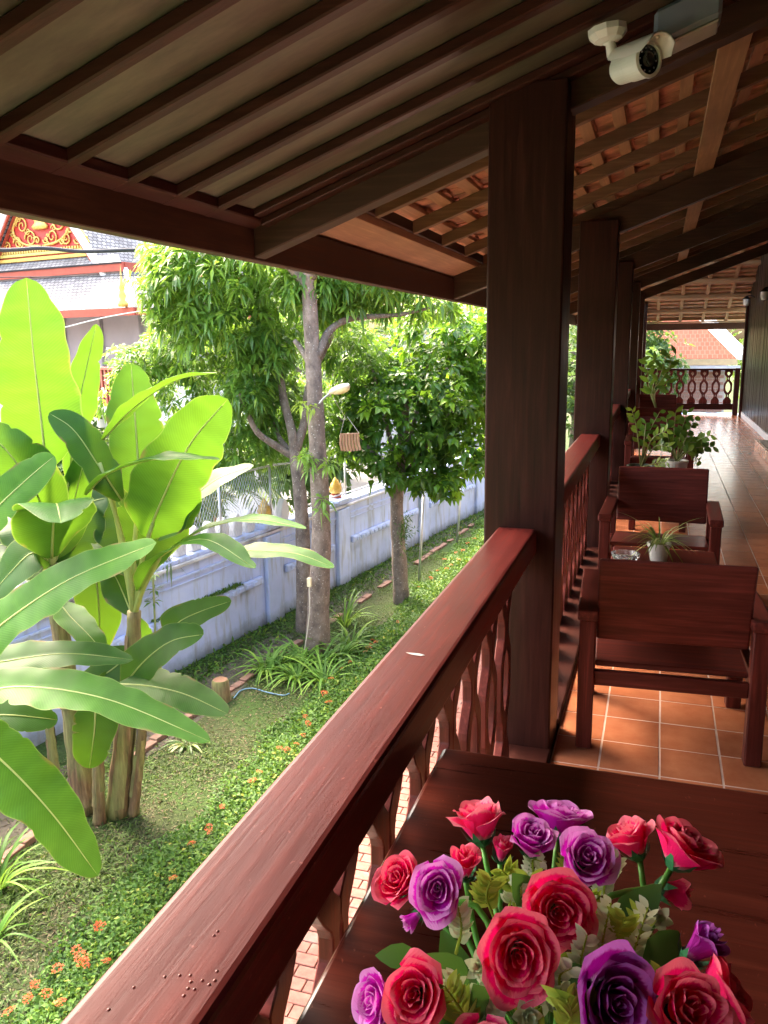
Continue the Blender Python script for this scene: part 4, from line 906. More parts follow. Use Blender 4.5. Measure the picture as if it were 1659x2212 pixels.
# gold lotus buds on the piers
def bud(s, z, sc, label):
    c = wp(s, -0.09, z); t = thing('lotus_finial', label, 'finial', c, group='gold finials on the boundary wall')
    mk('base', *lathe([(0, 0), (.10, 0), (.10, .04), (.06, .06), (.08, .075)], 18, c), 'redpaint', t)
    mk('bulb', *lathe([(.07, .075), (.10, .12), (.105, .16), (.085, .22), (.05, .29), (.02, .34), (0, .37)], 18, c), 'gold', t, smooth=True)
    for r_ in range(4):
        for i in range(8):
            a = i*.785 + (.39 if r_ % 2 else 0); rr = [.10, .104, .085, .055][r_]; zz_ = [.10, .15, .20, .26][r_]
            V = np.array([(-.028, 0, 0), (.028, 0, 0), (.022, .004, .045), (0, .012, .075), (-.022, .004, .045)])*(1-.12*r_); ro = np.array([[math.sin(a), math.cos(a), 0], [-math.cos(a), math.sin(a), 0], [0, 0, 1]])
            W_ = np.stack([V[:, 0]*-math.sin(a)+(rr+V[:, 1])*math.cos(a), V[:, 0]*math.cos(a)+(rr+V[:, 1])*math.sin(a), V[:, 2]+zz_], 1) + np.array(c)
            mk('petal_scale', W_, [(0, 1, 2, 3, 4)], 'gold', t)
bud(4.75, -0.86, 1, 'gold lotus bud finial among the white leaf shaped merlons')
bud(6.9, -0.86, 1, 'gold lotus bud finial on the wall pier behind the mango trunk')
# chain-link fence above the wall
cf = thing('chain_link_fence', 'galvanised chain link fence on pipes above the boundary wall', 'fence', wp(3, -.2, -.93))
for s in (-1.2, 0.0, 1.2, 2.4, 3.6, 4.82, 6.0, 7.12): mk('post', *tube([wp(s, -.02, -1.2), wp(s, -.02, 0.0 if s < 5 else -.15)], .019, 8), 'steel', cf, smooth=True)
mk('top_pipe', *tube([wp(-1.3, -.02, -.06), wp(2.4, -.02, -.05), wp(4.82, -.02, -.02), wp(7.2, -.02, -.16), wp(9.0, -.02, -.2)], .016, 8), 'steel', cf, smooth=True)
mk('bottom_pipe', *tube([wp(5.4, -.02, -.80), wp(9.0, -.02, -.82)], .014, 8), 'steel', cf, smooth=True)
q = MB()
for k in range(104):
    s = -1.2 + k*.0605
    for sg in (1, -1):
        a, b = s, s+sg*.46
        if not (-1.25 < b < 5.4): continue
        q.tube([wp(a, -.02, -.92), wp(b, -.02, -.06)], .0022, 3, False)
o = q.build('wire_mesh', 'steel', cf)
# moss and ferns growing on the ledge
mo = thing('ledge_ferns', 'small ferns and moss growing on the wall ledge', 'plant', wp(2.9, .05, -1.6))
n = 900; s_ = RNG.uniform(2.1, 3.9, n); b = np.array([wp(a, RNG.uniform(.0, .07), -1.598) for a in s_]); 
V, F = leaf_cloud(b, np.stack([RNG.normal(.3, .5, n), RNG.normal(0, .6, n), RNG.uniform(.1, .9, n)], 1), RNG.uniform(.03, .11, n)*(1-.5*(s_ < 2.9)), RNG.uniform(.006, .014, n), .4)
cloud_obj('fronds', V, F, 'hedge', mo, RNG.random(n))

# ---- loose metal stakes by the far bed
for k, (px, py, pt, lab) in enumerate([(905, 1262, 1072, 'thin grey metal stake beside the round leaved tree trunk'), (987, 1180, 1030, 'thin grey metal stake farther along the hedge past the round leaved tree')]):
    g_ = onz(px, py, ZG); tp = ony(px+10, pt, g_[1]); t = thing('metal_stake', lab, 'stake', tuple(g_))
    mk('pole', *tube([g_, (g_+tp)/2, tp], .022, 8), 'steel', t, smooth=True); mk('cap', *lathe([(.026, 0), (.026, .03), (0, .036)], 10, tuple(tp)), 'steel', t)

# ================================================================== BANANA PLANTS
M['banana'] = leafmat('banana_leaf', [(0, (0.018, 0.075, 0.015)), (0.35, (0.036, 0.14, 0.022)), (0.7, (0.066, 0.215, 0.026)), (1, (0.095, 0.27, 0.026))], 0.42, (0.19, 0.34, 0.008), 0.50, True, True, spec=0.2)
M['midrib'] = leafmat('banana_midrib', [(0, (0.38, 0.48, 0.14)), (1, (0.60, 0.66, 0.22))], 0.4, (.7, .75, .15), .4)
mt, nt_, bs_ = newmat('banana_stem')
n1 = N(nt_, 'ShaderNodeTexNoise', Scale=2.0, Detail=7.0, Roughness=.65); nt_.links.new(coords(nt_, (14, 14, 1.3)), n1.inputs['Vector'])
n2 = N(nt_, 'ShaderNodeTexNoise', Scale=1.6, Detail=4.0); nt_.links.new(coords(nt_, (2, 2, 1)), n2.inputs['Vector'])
c_ = mix(nt_, ramp(nt_, n2.outputs[0], [(.4, (0, 0, 0)), (.6, (1, 1, 1))]), ramp(nt_, n1.outputs[0], [(.3, (.05, .028, .014)), (.55, (.19, .11, .055)), (.75, (.36, .25, .14))]), ramp(nt_, n1.outputs[0], [(.3, (.09, .10, .03)), (.7, (.26, .26, .09))]))
nt_.links.new(c_, bs_.inputs['Base Color']); bs_.inputs['Roughness'].default_value = .7; bump(nt_, bs_, n1.outputs[0], .6, .02); M['bstem'] = mt
def banana_leaf(plant, pts, width, nh, tone, fold=0.25, wave=0.05, seed=0, ribup=1, tip=3.4):
    """pts: (px, py, Y) along the midrib from base to tip; nh: upper-side direction hint; width in metres"""
    rg = np.random.default_rng(seed+11); n, k = 64, 11; P = None
    P = spline([ony(*p) for p in pts], n); T = np.gradient(P, axis=0); T /= np.linalg.norm(T, axis=1)[:, None]
    hv = P[n//2][:2] - EYE[:2]; hv = hv/np.linalg.norm(hv); fw = np.array([hv[0], hv[1], 0]); rt = np.array([hv[1], -hv[0], 0])
    nh = nrm(rt*nh[0] + fw*nh[1] + np.array([0, 0, nh[2]])); V = []; UV = []; u_ = np.linspace(0, 1, n)
    prof = np.clip((0.10+u_/0.26), 0, 1)**0.75*np.sqrt(np.clip(1-u_**tip, 0.0, 1))*(1-0.10*(u_-.4)**2)
    ph = rg.uniform(0, 6.28, 4); arc = np.concatenate([[0], np.cumsum(np.linalg.norm(np.diff(P, axis=0), axis=1))]); Ltot = arc[-1]
    NT = int(rg.integers(2, 7)); tears = rg.uniform(.22, .98, NT); tsd = rg.choice([-1, 1], NT); tdp = rg.uniform(.08, .42, NT)*rg.random(NT)
    for i in range(n):
        s = nrm(np.cross(T[i], nh)); nn = np.cross(s, T[i]); w = width/2*prof[i]
        for j in range(k):
            v = (j/(k-1))*2-1
            edge = 1 + 0.07*math.sin(arc[i]*9+ph[0]+(2 if v > 0 else 0))*abs(v) + 0.035*math.sin(arc[i]*23+ph[1])*abs(v)
            for tt_, ts_, td_ in zip(tears, tsd, tdp):
                if v*ts_ > 0: edge -= td_*abs(v)**2.5*math.exp(-abs(u_[i]-tt_)/.010)
            off = fold*abs(v)*w - 0.55*fold*w*v*v*1.2 + wave*w*v*v*math.sin(arc[i]*11+ph[2]+(1.7 if v > 0 else 0)) + 0.5*wave*w*v*v*math.sin(arc[i]*29+ph[3])
            V.append(P[i] + s*v*w*edge + nn*off); UV.append((v, arc[i]/1.9))
    F = [(i*k+j, i*k+j+1, (i+1)*k+j+1, (i+1)*k+j) for i in range(n-1) for j in range(k-1)]
    rv = np.full(n*k, tone)
    lf = mk('leaf', V, F, 'banana', plant, smooth=True, uv=np.array(UV), rnd=rv)
    R_ = np.linspace(0.012, 0.0025, n)*min(1.0, width/0.45)
    mk('midrib', *tube(P[::4], R_[::4], 7), 'midrib', lf, smooth=True, rnd=np.full(len(P[::4])*7, tone))
    return lf
def petiole(plant, pts, r0=.026, r1=.016):
    P = spline([ony(*p) for p in pts], 12); mk('petiole', *tube(P, np.linspace(r0, r1, 12), 8), 'midrib', plant, smooth=True, rnd=np.full(96, .3))
def stem(plant, base, pts, r0, r1, name='pseudostem'):
    P = spline([np.array(base)] + [ony(*p) for p in pts], 22); R_ = np.linspace(r0, r1, 22)*(1+.06*np.sin(np.arange(22)*1.9)); R_[0] *= 1.12
    V, F = tube(P, R_, 14); V = np.array(V); mk(name, V, F, 'bstem', plant, smooth=True)
    # loose dry sheaths wrapping the trunk
    for k in range(4):
        a0 = k*1.7 + r0*50; i0 = 1+k*3; i1 = min(21, i0+9); W_ = []; 
        for i in range(i0, i1):
            for j in range(4):
                a = a0 + (j-1.5)*.38; rr = R_[i]*1.05+.004; W_.append(P[i] + np.array([math.cos(a)*rr, math.sin(a)*rr, 0]))
        mk('dry_sheath', W_, [(i*4+j, i*4+j+1, i*4+j+5, i*4+j+4) for i in range(i1-i0-1) for j in range(3)], 'bstem', plant, smooth=True)
BG = 'banana plants in the clump before the white wall'
UPV = (0, 0, 1); TOC = tuple(-CF)
# plant one: tall upright glowing leaf
g1 = onz(185, 1752, ZG)
b1 = thing('banana_plant', 'banana plant with the tallest upright yellow green leaf, thick brown trunk', 'banana plant', tuple(g1), group=BG)
stem(b1, g1, [(165, 1600, 5.6), (140, 1420, 5.55), (112, 1220, 5.5)], .115, .060)
petiole(b1, [(112, 1225, 5.5), (106, 1120, 5.48), (98, 985, 5.45)])
banana_leaf(b1, [(100, 1010, 5.45), (88, 900, 5.42), (72, 760, 5.38), (57, 600, 5.40)], .66, (-.35, -1, .15), 1.0, .16, .03, 1, tip=3.6)
petiole(b1, [(112, 1225, 5.5), (125, 1130, 5.6), (150, 1030, 5.75)])
banana_leaf(b1, [(148, 1040, 5.75), (165, 900, 5.85), (190, 780, 5.95), (208, 700, 6.0)], .42, (.75, -.45, .45), .55, .2, .05, 2)
banana_leaf(b1, [(105, 1190, 5.5), (85, 1080, 5.4), (20, 980, 5.2), (-50, 915, 5.1)], .50, (-.3, -.6, .8), .45, .25, .05, 3)
banana_leaf(b1, [(-70, 1165, 4.9), (0, 1090, 5.0), (70, 1025, 5.1), (118, 985, 5.2)], .36, (-.2, -.75, .6), .95, .2, .04, 4)
banana_leaf(b1, [(112, 1205, 5.45), (116, 1120, 5.25), (122, 1088, 4.95), (132, 1130, 4.70)], .62, (0, -.25, 1), .4, .30, .05, 5)
banana_leaf(b1, [(110, 1215, 5.5), (70, 1195, 5.35), (20, 1240, 5.2), (-40, 1310, 5.1)], .42, (-.35, -.6, .8), .30, .2, .04, 6)
banana_leaf(b1, [(112, 1215, 5.55), (150, 1150, 5.75), (190, 1090, 5.95), (230, 1075, 6.1)], .50, (.2, -.6, .7), .10, .2, .05, 7)
banana_leaf(b1, [(112, 1220, 5.6), (60, 1130, 5.8), (20, 1090, 6.0), (-30, 1080, 6.2)], .55, (.0, -.7, .6), .08, .2, .05, 8)
banana_leaf(b1, [(115, 1230, 5.55), (150, 1120, 5.7), (170, 1040, 5.8), (190, 960, 5.9)], .30, (.3, -.9, .2), .5, .2, .04, 9)
banana_leaf(b1, [(120, 1290, 5.5), (150, 1330, 5.35), (190, 1370, 5.2), (223, 1408, 5.15)], .30, (.3, -.6, .7), .85, .15, .04, 10)
banana_leaf(b1, [(118, 1260, 5.5), (40, 1180, 5.6), (-20, 1180, 5.6)], .5, (0, -.6, .7), .05, .2, .04, 110)
# plant two: crown of broad leaves over the grey trunk
g2 = onz(252, 1758, ZG)
b2 = thing('banana_plant', 'banana plant with broad fan of leaves reaching towards the mango trunks', 'banana plant', tuple(g2), group=BG)
stem(b2, g2, [(268, 1600, 5.65), (285, 1440, 5.7), (290, 1320, 5.72)], .105, .055)
petiole(b2, [(290, 1325, 5.72), (288, 1220, 5.75), (300, 1060, 5.85)]); petiole(b2, [(291, 1325, 5.72), (305, 1220, 5.75), (330, 1130, 5.8)])
petiole(b2, [(289, 1325, 5.72), (270, 1220, 5.7), (235, 1030, 5.6)]); petiole(b2, [(289, 1325, 5.72), (268, 1180, 5.65), (215, 1000, 5.5)])
petiole(b2, [(291, 1325, 5.72), (310, 1270, 5.65), (345, 1205, 5.55)])
banana_leaf(b2, [(302, 1080, 5.85), (297, 980, 5.9), (290, 880, 5.95), (283, 785, 6.0)], .47, (.05, -1, .15), .62, .14, .04, 21, tip=3.6)
banana_leaf(b2, [(318, 1160, 5.8), (350, 1080, 5.8), (410, 960, 5.8), (492, 862, 5.85)], .60, (.0, -1, .25), .98, .12, .05, 22, tip=3.6)
banana_leaf(b2, [(222, 950, 5.55), (290, 880, 5.6), (380, 822, 5.65), (468, 806, 5.7)], .34, (-.5, .25, .9), .45, .45, .06, 23)
banana_leaf(b2, [(185, 1068, 5.35), (240, 1020, 5.4), (350, 990, 5.45), (475, 993, 5.5)], .34, (-.2, .05, 1), .40, .35, .07, 24)
banana_leaf(b2, [(262, 1080, 5.6), (215, 1010, 5.5), (160, 930, 5.4), (106, 892, 5.3)], .36, (.5, -.8, .45), .28, .2, .04, 25)
banana_leaf(b2, [(340, 1165, 5.9), (400, 1090, 6.0), (470, 1035, 6.1), (548, 1006, 6.2)], .40, (.35, -.3, .9), .42, .18, .05, 26)
banana_leaf(b2, [(370, 1182, 5.9), (450, 1140, 5.9), (550, 1122, 5.85), (662, 1142, 5.85)], .26, (.0, -.1, 1), .5, .35, .05, 27)
banana_leaf(b2, [(300, 1275, 5.65), (345, 1205, 5.55), (440, 1165, 5.45), (552, 1228, 5.35)], .36, (.1, -.25, 1), .6, .25, .06, 28)
banana_leaf(b2, [(500, 1190, 6.0), (560, 1190, 6.0), (640, 1196, 6.0), (722, 1226, 6.0)], .25, (.0, -.3, 1), .5, .2, .05, 29)
banana_leaf(b2, [(365, 1376, 5.6), (385, 1345, 5.6), (435, 1320, 5.6), (500, 1298, 5.6)], .27, (.1, -.75, .6), .25, .1, .04, 30)
banana_leaf(b2, [(262, 1490, 5.5), (310, 1430, 5.45), (370, 1385, 5.4), (440, 1370, 5.35)], .36, (.1, -.7, .65), .28, .12, .05, 31)
banana_leaf(b2, [(255, 1478, 5.4), (320, 1482, 5.35), (400, 1500, 5.3), (492, 1542, 5.25)], .38, (.15, -.55, .8), .42, .12, .04, 32)
banana_leaf(b2, [(205, 1500, 5.4), (205, 1560, 5.3), (200, 1610, 5.25), (193, 1660, 5.25)], .37, (.0, -1, .3), .30, .10, .03, 33)
banana_leaf(b2, [(205, 1230, 5.9), (212, 1290, 5.9), (215, 1350, 5.9), (214, 1410, 5.9)], .38, (.0, -1, .3), .10, .10, .03, 34)
banana_leaf(b2, [(285, 1330, 5.75), (265, 1280, 5.85), (245, 1240, 5.9), (215, 1215, 6.0)], .32, (.2, -.8, .5), .12, .15, .04, 35)
banana_leaf(b2, [(295, 1240, 5.9), (280, 1140, 6.1), (250, 1060, 6.2), (215, 1000, 6.3)], .60, (.2, -.9, .3), .04, .15, .04, 36)
banana_leaf(b2, [(300, 1240, 5.95), (330, 1120, 6.1), (340, 1060, 6.2), (345, 1000, 6.3)], .62, (.1, -.9, .3), .20, .15, .04, 37)
banana_leaf(b2, [(285, 1240, 5.9), (230, 1150, 6.1), (180, 1110, 6.2), (130, 1110, 6.3)], .6, (.1, -.9, .4), .12, .15, .04, 38)
banana_leaf(b2, [(285, 1400, 5.75), (250, 1440, 5.7), (200, 1470, 5.6), (140, 1490, 5.5)], .34, (.1, -.6, .7), .2, .15, .04, 39)
banana_leaf(b2, [(290, 1400, 5.9), (310, 1460, 6.0), (300, 1500, 6.05), (250, 1490, 6.1)], .34, (.1, -.6, .7), .1, .15, .04, 40)
banana_leaf(b2, [(292, 1330, 5.75), (308, 1390, 5.9), (322, 1440, 6.0), (325, 1475, 6.0)], .26, (.5, -.7, .3), .5, .15, .04, 41)
# plant three: nearer, leaves sweeping across in front of the clump (its trunk grows beyond the frame)
g3 = np.array([-5.15, 4.0, ZG]); crown3 = np.array([-5.0, 4.05, -0.15])
b3 = thing('banana_plant', 'banana plant with long arching leaves sweeping in front of the clump', 'banana plant', tuple(g3), group=BG)
P = spline([g3, (g3+crown3)/2+np.array([.04, 0, 0]), crown3], 20); mk('pseudostem', *tube(P, np.linspace(.12, .06, 20), 14), 'bstem', b3, smooth=True)
def pet3(px, py, y): mk('petiole', *tube(spline([crown3, (crown3+ony(px, py, y))/2+np.array([0, 0, .12]), ony(px, py, y)], 12), np.linspace(.028, .016, 12), 8), 'midrib', b3, smooth=True, rnd=np.full(96, .3))
for L_ in [([(-95, 1440, 4.45), (0, 1352, 4.6), (150, 1252, 4.75), (338, 1172, 4.9)], .42, (-.25, -.62, .75), .80, .12, .05, 51),
           ([(-120, 1450, 4.5), (0, 1430, 4.7), (140, 1412, 4.85), (288, 1425, 5.0)], .33, (.0, -.45, .9), .33, .2, .06, 52),
           ([(-90, 1512, 4.25), (40, 1484, 4.4), (230, 1510, 4.5), (455, 1602, 4.6)], .40, (.12, -.45, .9), .72, .22, .06, 53),
           ([(-110, 1560, 4.1), (0, 1640, 4.2), (110, 1755, 4.25), (212, 1892, 4.3)], .52, (.35, -.55, .75), .82, .12, .05, 54),
           ([(-60, 1545, 4.6), (20, 1545, 4.7), (80, 1550, 4.8), (125, 1555, 4.9)], .30, (.0, -.6, .8), .25, .15, .04, 55)]:
    banana_leaf(b3, *L_); pet3(*L_[0][0])
# young suckers in the clump
for k, (px, py, tx, ty, r_, lab) in enumerate([(215, 1778, 210, 1560, .055, 'slim pale banana sucker in front of the thick brown banana trunk'), (288, 1760, 312, 1530, .05, 'slim green banana sucker standing clear beside the grey banana trunk'),
                                         (122, 1692, 100, 1520, .05, 'slim banana sucker behind the clump close to the white wall')]):
    g_ = onz(px, py, ZG); t = thing('banana_sucker', lab, 'banana plant', tuple(g_)); 
    tp = (tx, ty, g_[1]+.02); stem(t, g_, [((px+tx)/2, (py+ty)/2, g_[1]), tp], r_, r_*.7)
    banana_leaf(t, [(tx, ty+5, tp[2]), (tx+8, ty-60, tp[2]+.1), (tx+25, ty-110, tp[2]+.2)], .22, (.2, -.8, .4), .3, .15, .04, 60+k)
# ================================================================== TREES
mt, nt_, bs_ = newmat('mango_bark')
n1 = N(nt_, 'ShaderNodeTexNoise', Scale=9.0, Detail=8.0, Roughness=.7); nt_.links.new(coords(nt_, (1, 1, .7)), n1.inputs['Vector'])
n2 = N(nt_, 'ShaderNodeTexNoise', Scale=42.0, Detail=3.0); nt_.links.new(coords(nt_), n2.inputs['Vector'])
c_ = ramp(nt_, n1.outputs[0], [(.3, (.075, .056, .046)), (.55, (.20, .155, .125)), (.75, (.32, .26, .22))])
c_ = mix(nt_, ramp(nt_, n2.outputs[0], [(.64, (0, 0, 0)), (.70, (.85, .85, .85))]), c_, (.50, .48, .43))
nt_.links.new(c_, bs_.inputs['Base Color']); bs_.inputs['Roughness'].default_value = .9; bump(nt_, bs_, n1.outputs[0], .8, .03); M['bark'] = mt
M['mango'] = leafmat('mango_leaf', [(0, (0.030, 0.085, 0.020)), (0.45, (0.075, 0.195, 0.036)), (0.8, (0.16, 0.32, 0.048)), (1, (0.32, 0.43, 0.06))], 0.48, (0.42, 0.66, 0.06), 0.33, lf=1.0)
M['round'] = leafmat('broad_leaf', [(0, (0.018, 0.065, 0.016)), (0.5, (0.048, 0.145, 0.026)), (0.8, (0.13, 0.31, 0.034)), (1, (0.24, 0.46, 0.04))], 0.40, (0.36, 0.62, 0.03), 0.25, lf=1.0)
M['far'] = leafmat('far_leaf', [(0, (0.03, 0.075, 0.02)), (0.5, (0.07, 0.15, 0.03)), (1, (0.18, 0.28, 0.06))], 0.3, (0.3, 0.5, 0.06), 0.6)
def limb(q, pts, r0, r1, n=18, k=10, wob=.05, pw=1.0):
    P = spline([np.array(p) for p in pts], n); R_ = r1+(r0-r1)*np.linspace(1, 0, n)**pw; R_ = R_*(1+wob*np.sin(np.arange(n)*1.7+r0*90)); q.tube(P, R_, k); return P
def whorls(C_, dirs, nl, L_, W_, droop, spread=1.0, rg=RNG):
    """whorls of leaves at twig ends C_ (m,3)"""
    m_ = len(C_); base = np.repeat(C_, nl, 0); dd = np.repeat(dirs, nl, 0)
    a = np.tile(np.arange(nl)*2*math.pi/nl, m_) + rg.uniform(0, .6, m_*nl) + np.repeat(rg.uniform(0, 6, m_), nl)
    s = np.cross(dd, [0.31, 0.2, 0.93]); s /= np.linalg.norm(s, axis=1)[:, None]+1e-9; t_ = np.cross(dd, s)
    d = dd*rg.uniform(.15, .8, m_*nl)[:, None] + spread*(np.cos(a)[:, None]*s + np.sin(a)[:, None]*t_)
    return leaf_cloud(base + d*0.02, d, L_*rg.uniform(.7, 1.2, m_*nl), W_*rg.uniform(.8, 1.2, m_*nl), droop*rg.uniform(.5, 1.3, m_*nl), rg=rg)
def crown_points(ells, n, rg, shell=.45):
    """points spread through ellipsoids (centre, radii, weight), denser near the outside; returns points and outward directions"""
    w = np.array([e[2] for e in ells], float); w /= w.sum(); P = []; D = []
    for (c, r, _), k in zip(ells, rg.multinomial(n, w)):
        d = rg.normal(0, 1, (k, 3)); d /= np.linalg.norm(d, axis=1)[:, None]; rad = (shell + (1-shell)*rg.random(k))[:, None]
        rad = rad*(1+.18*np.sin(d[:, :1]*7+c[0])*np.sin(d[:, 1:2]*6+c[1])); P.append(np.array(c)+d*rad*np.array(r)); D.append(d*.8 + np.array([0, 0, .25]))
    return np.vstack(P), np.vstack(D)
def E_(px, py, y, rx, ry, rz_, w): c = ony(px, py, y); return (c, (rx, ry, rz_), w)
MG = 'mango trees rising behind the banana plants'
# mango tree in front (tall speckled trunk)
gA = onz(686, 1414, ZG); yA = gA[1]
tA = thing('mango_tree', 'mango tree with the tall speckled trunk carrying the garden lamp', 'tree', tuple(gA), group=MG)
q = MB()
limb(q, [gA + np.array([0, 0, -.1]), ony(688, 1300, yA), ony(694, 1150, yA), ony(684, 930, yA), ony(676, 780, yA), ony(666, 600, yA), ony(655, 420, yA)], .175, .090, 34, 16, .03, 2.2)
limb(q, [ony(678, 800, yA), ony(655, 760, yA+.1), ony(636, 735, yA+.1)], .05, .03, 8)
limb(q, [ony(684, 770, yA), ony(712, 715, yA+.2), ony(760, 688, yA+.4), ony(860, 680, yA+.6), ony(930, 665, yA+.7)], .062, .015, 22)
limb(q, [ony(668, 620, yA), ony(640, 590, yA), ony(590, 540, yA-.3), ony(500, 480, yA-.5)], .08, .03, 16)
limb(q, [ony(668, 600, yA), ony(700, 560, yA), ony(760, 520, yA+.3), ony(850, 470, yA+.5)], .08, .03, 16)
q.build('trunk', 'bark', tA, smooth=True)
rg = np.random.default_rng(3)
ells = [E_(440, 610, 10.2, .95, .8, .75, 3.0), E_(400, 560, 10.4, .7, .7, .6, 1.8), E_(560, 570, 10.2, .95, .8, .6, 2.6), E_(600, 480, 10.2, 1.3, 1.0, .7, 2), E_(780, 600, 10.4, .65, .7, .35, 1.5), E_(900, 640, 10.9, .75, .7, .32, 1.6),
        E_(500, 700, 10.4, .75, .8, .45, 2.0), E_(590, 710, 10.6, .45, .5, .6, 1.5), E_(820, 560, 10.6, 1.1, .8, .5, 1.5), E_(400, 690, 10.3, .45, .5, .4, .9), E_(670, 620, 10.0, .5, .35, .35, 1.1), E_(720, 650, 10.3, .5, .4, .3, 1.0), E_(380, 620, 10.1, .5, .5, .6, 1.2)]
C_, D_ = crown_points(ells, 1250, rg); V, F = whorls(C_, D_, 11, .205, .025, .9, rg=rg); n = len(V)//5
cr = cloud_obj('crown', V, F, 'mango', tA, np.clip(np.repeat(rg.normal(.52, .22, 1250), 11)+rg.normal(0, .1, n), 0, 1))
for k, (px, py) in enumerate([(660, 880), (705, 1010), (665, 1000), (700, 1085), (662, 985)]):     # sprouts on the trunk
    c = ony(px, py, yA-.16); m_ = 4; C2 = c + rg.normal(0, .04, (m_, 3)); V, F = whorls(C2, np.tile([[0.2 if px > 680 else -.2, -.5, .3]], (m_, 1)), 7, .15, .019, 1.2, rg=rg)
    cloud_obj('sprout', V, F, 'mango', tA, np.full(len(V)//5, [1.0, .85, .8, .7, .85][k])); 
    mk('sprout_twig', *tube([c, ony(686, py+40, yA)], .008, 5), 'bark', tA)
# second mango behind, forked low
gB = onz(655, 1365, ZG); yB = gB[1]
tB = thing('mango_tree', 'mango tree with the low forked grey trunk behind the speckled one', 'tree', tuple(gB), group=MG)
q = MB()
limb(q, [gB + np.array([0, 0, -.1]), ony(656, 1250, yB), ony(652, 1120, yB), ony(640, 1000, yB), ony(632, 970, yB)], .120, .080, 24, 14, .03)
limb(q, [ony(634, 985, yB), ony(600, 965, yB-.1), ony(560, 938, yB-.3), ony(540, 905, yB-.4), ony(520, 850, yB-.4)], .062, .028, 18)
limb(q, [ony(634, 985, yB), ony(632, 940, yB), ony(612, 860, yB+.1), ony(602, 780, yB+.1), ony(570, 640, yB)], .075, .04, 18)
limb(q, [ony(636, 980, yB), ony(655, 920, yB+.1), ony(668, 830, yB+.2), ony(720, 720, yB+.4)], .07, .03, 18)
limb(q, [ony(640, 990, yB), ony(600, 940, yB+.2), ony(580, 880, yB+.3)], .05, .02, 12)
q.build('trunk', 'bark', tB, smooth=True)
ells = [E_(560, 800, 11.0, .55, .7, .55, 1.6), E_(450, 770, 11.0, .75, .7, .5, 2), E_(520, 900, 10.6, .40, .5, .45, 1.3), E_(600, 880, 11.0, .38, .5, .45, 1), E_(400, 850, 11.0, .6, .6, .45, 1.3), E_(470, 1000, 10.8, .5, .5, .25, .9),
        E_(650, 680, 11.6, 1.4, .7, .8, 2.6), E_(300, 790, 10.6, .55, .5, .30, .8), E_(760, 760, 11.8, .6, .5, .5, 1.2), E_(545, 960, 10.6, .30, .4, .3, .6), E_(250, 860, 10.6, .35, .4, .22, .45), E_(430, 920, 11.0, .55, .5, .35, 1.2), E_(350, 760, 10.8, .45, .4, .4, .9), E_(520, 1010, 11.2, .6, .5, .3, 1.0), E_(640, 860, 12.0, .7, .4, .55, 1.5), E_(700, 930, 12.2, .5, .4, .45, 1.0), E_(590, 960, 11.8, .5, .4, .4, 1.0), E_(528, 850, 10.2, .35, .3, .3, .8), E_(570, 760, 10.4, .4, .3, .4, .8)]
C_, D_ = crown_points(ells, 1650, rg); V, F = whorls(C_, D_, 11, .19, .021, .8, rg=rg); n = len(V)//5
cloud_obj('crown', V, F, 'mango', tB, np.clip(np.repeat(rg.normal(.42, .22, 1650), 11)+rg.normal(0, .1, n), 0, 1))
# round leaved tree
gC = onz(868, 1302, ZG); yC = gC[1]
tC = thing('broadleaf_tree', 'small tree with dense rounded glossy leaves and a short straight trunk', 'tree', tuple(gC))
q = MB(); limb(q, [gC + np.array([0, 0, -.1]), ony(862, 1200, yC), ony(857, 1080, yC), ony(868, 1000, yC), ony(875, 850, yC)], .135, .07, 24, 14, .05)
for a, b in (((700+30, 900), (-.2)), ((980, 880), .2), ((930, 760), .3), ((800, 780), -.3)): limb(q, [ony(866, 1040, yC), ony((866+a[0])/2, (1040+a[1])/2, yC+b/2), ony(*a, yC+b)], .05, .015, 12)
q.build('trunk', 'bark', tC, smooth=True)
rg = np.random.default_rng(5)
ells = [E_(860, 900, 12.3, .95, .9, .95, 4), E_(960, 850, 12.4, .75, .8, .9, 3), E_(800, 830, 12.5, .6, .7, .7, 2), E_(880, 1010, 12.1, .65, .7, .35, 1.6), E_(1010, 960, 12.5, .5, .6, .5, 1.3), E_(960, 720, 12.6, .9, .7, .5, 2), E_(760, 950, 12.4, .35, .5, .5, .9), E_(1060, 800, 12.8, .5, .6, .8, 1.6), E_(960, 1040, 12.2, .25, .3, .25, .4)]
C_, D_ = crown_points(ells, 1250, rg, .5); V, F = whorls(C_, D_, 7, .165, .048, .75, rg=rg); n = len(V)//5
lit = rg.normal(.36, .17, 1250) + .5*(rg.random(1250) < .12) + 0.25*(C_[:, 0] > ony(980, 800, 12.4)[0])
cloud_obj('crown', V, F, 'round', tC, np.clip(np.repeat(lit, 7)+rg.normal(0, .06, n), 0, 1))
# epiphyte on its trunk
c = ony(873, 1150, yC-.15); m_ = 40; C2 = c + rg.normal(0, 1, (m_, 3))*np.array([.05, .05, .14]); V, F = whorls(C2, np.tile([[.7, -.5, .4]], (m_, 1))+rg.normal(0, .3, (m_, 3)), 6, .09, .008, .4, rg=rg)
cloud_obj('epiphyte', V, F, 'hedge', tC, rg.uniform(.1, .5, len(V)//5))
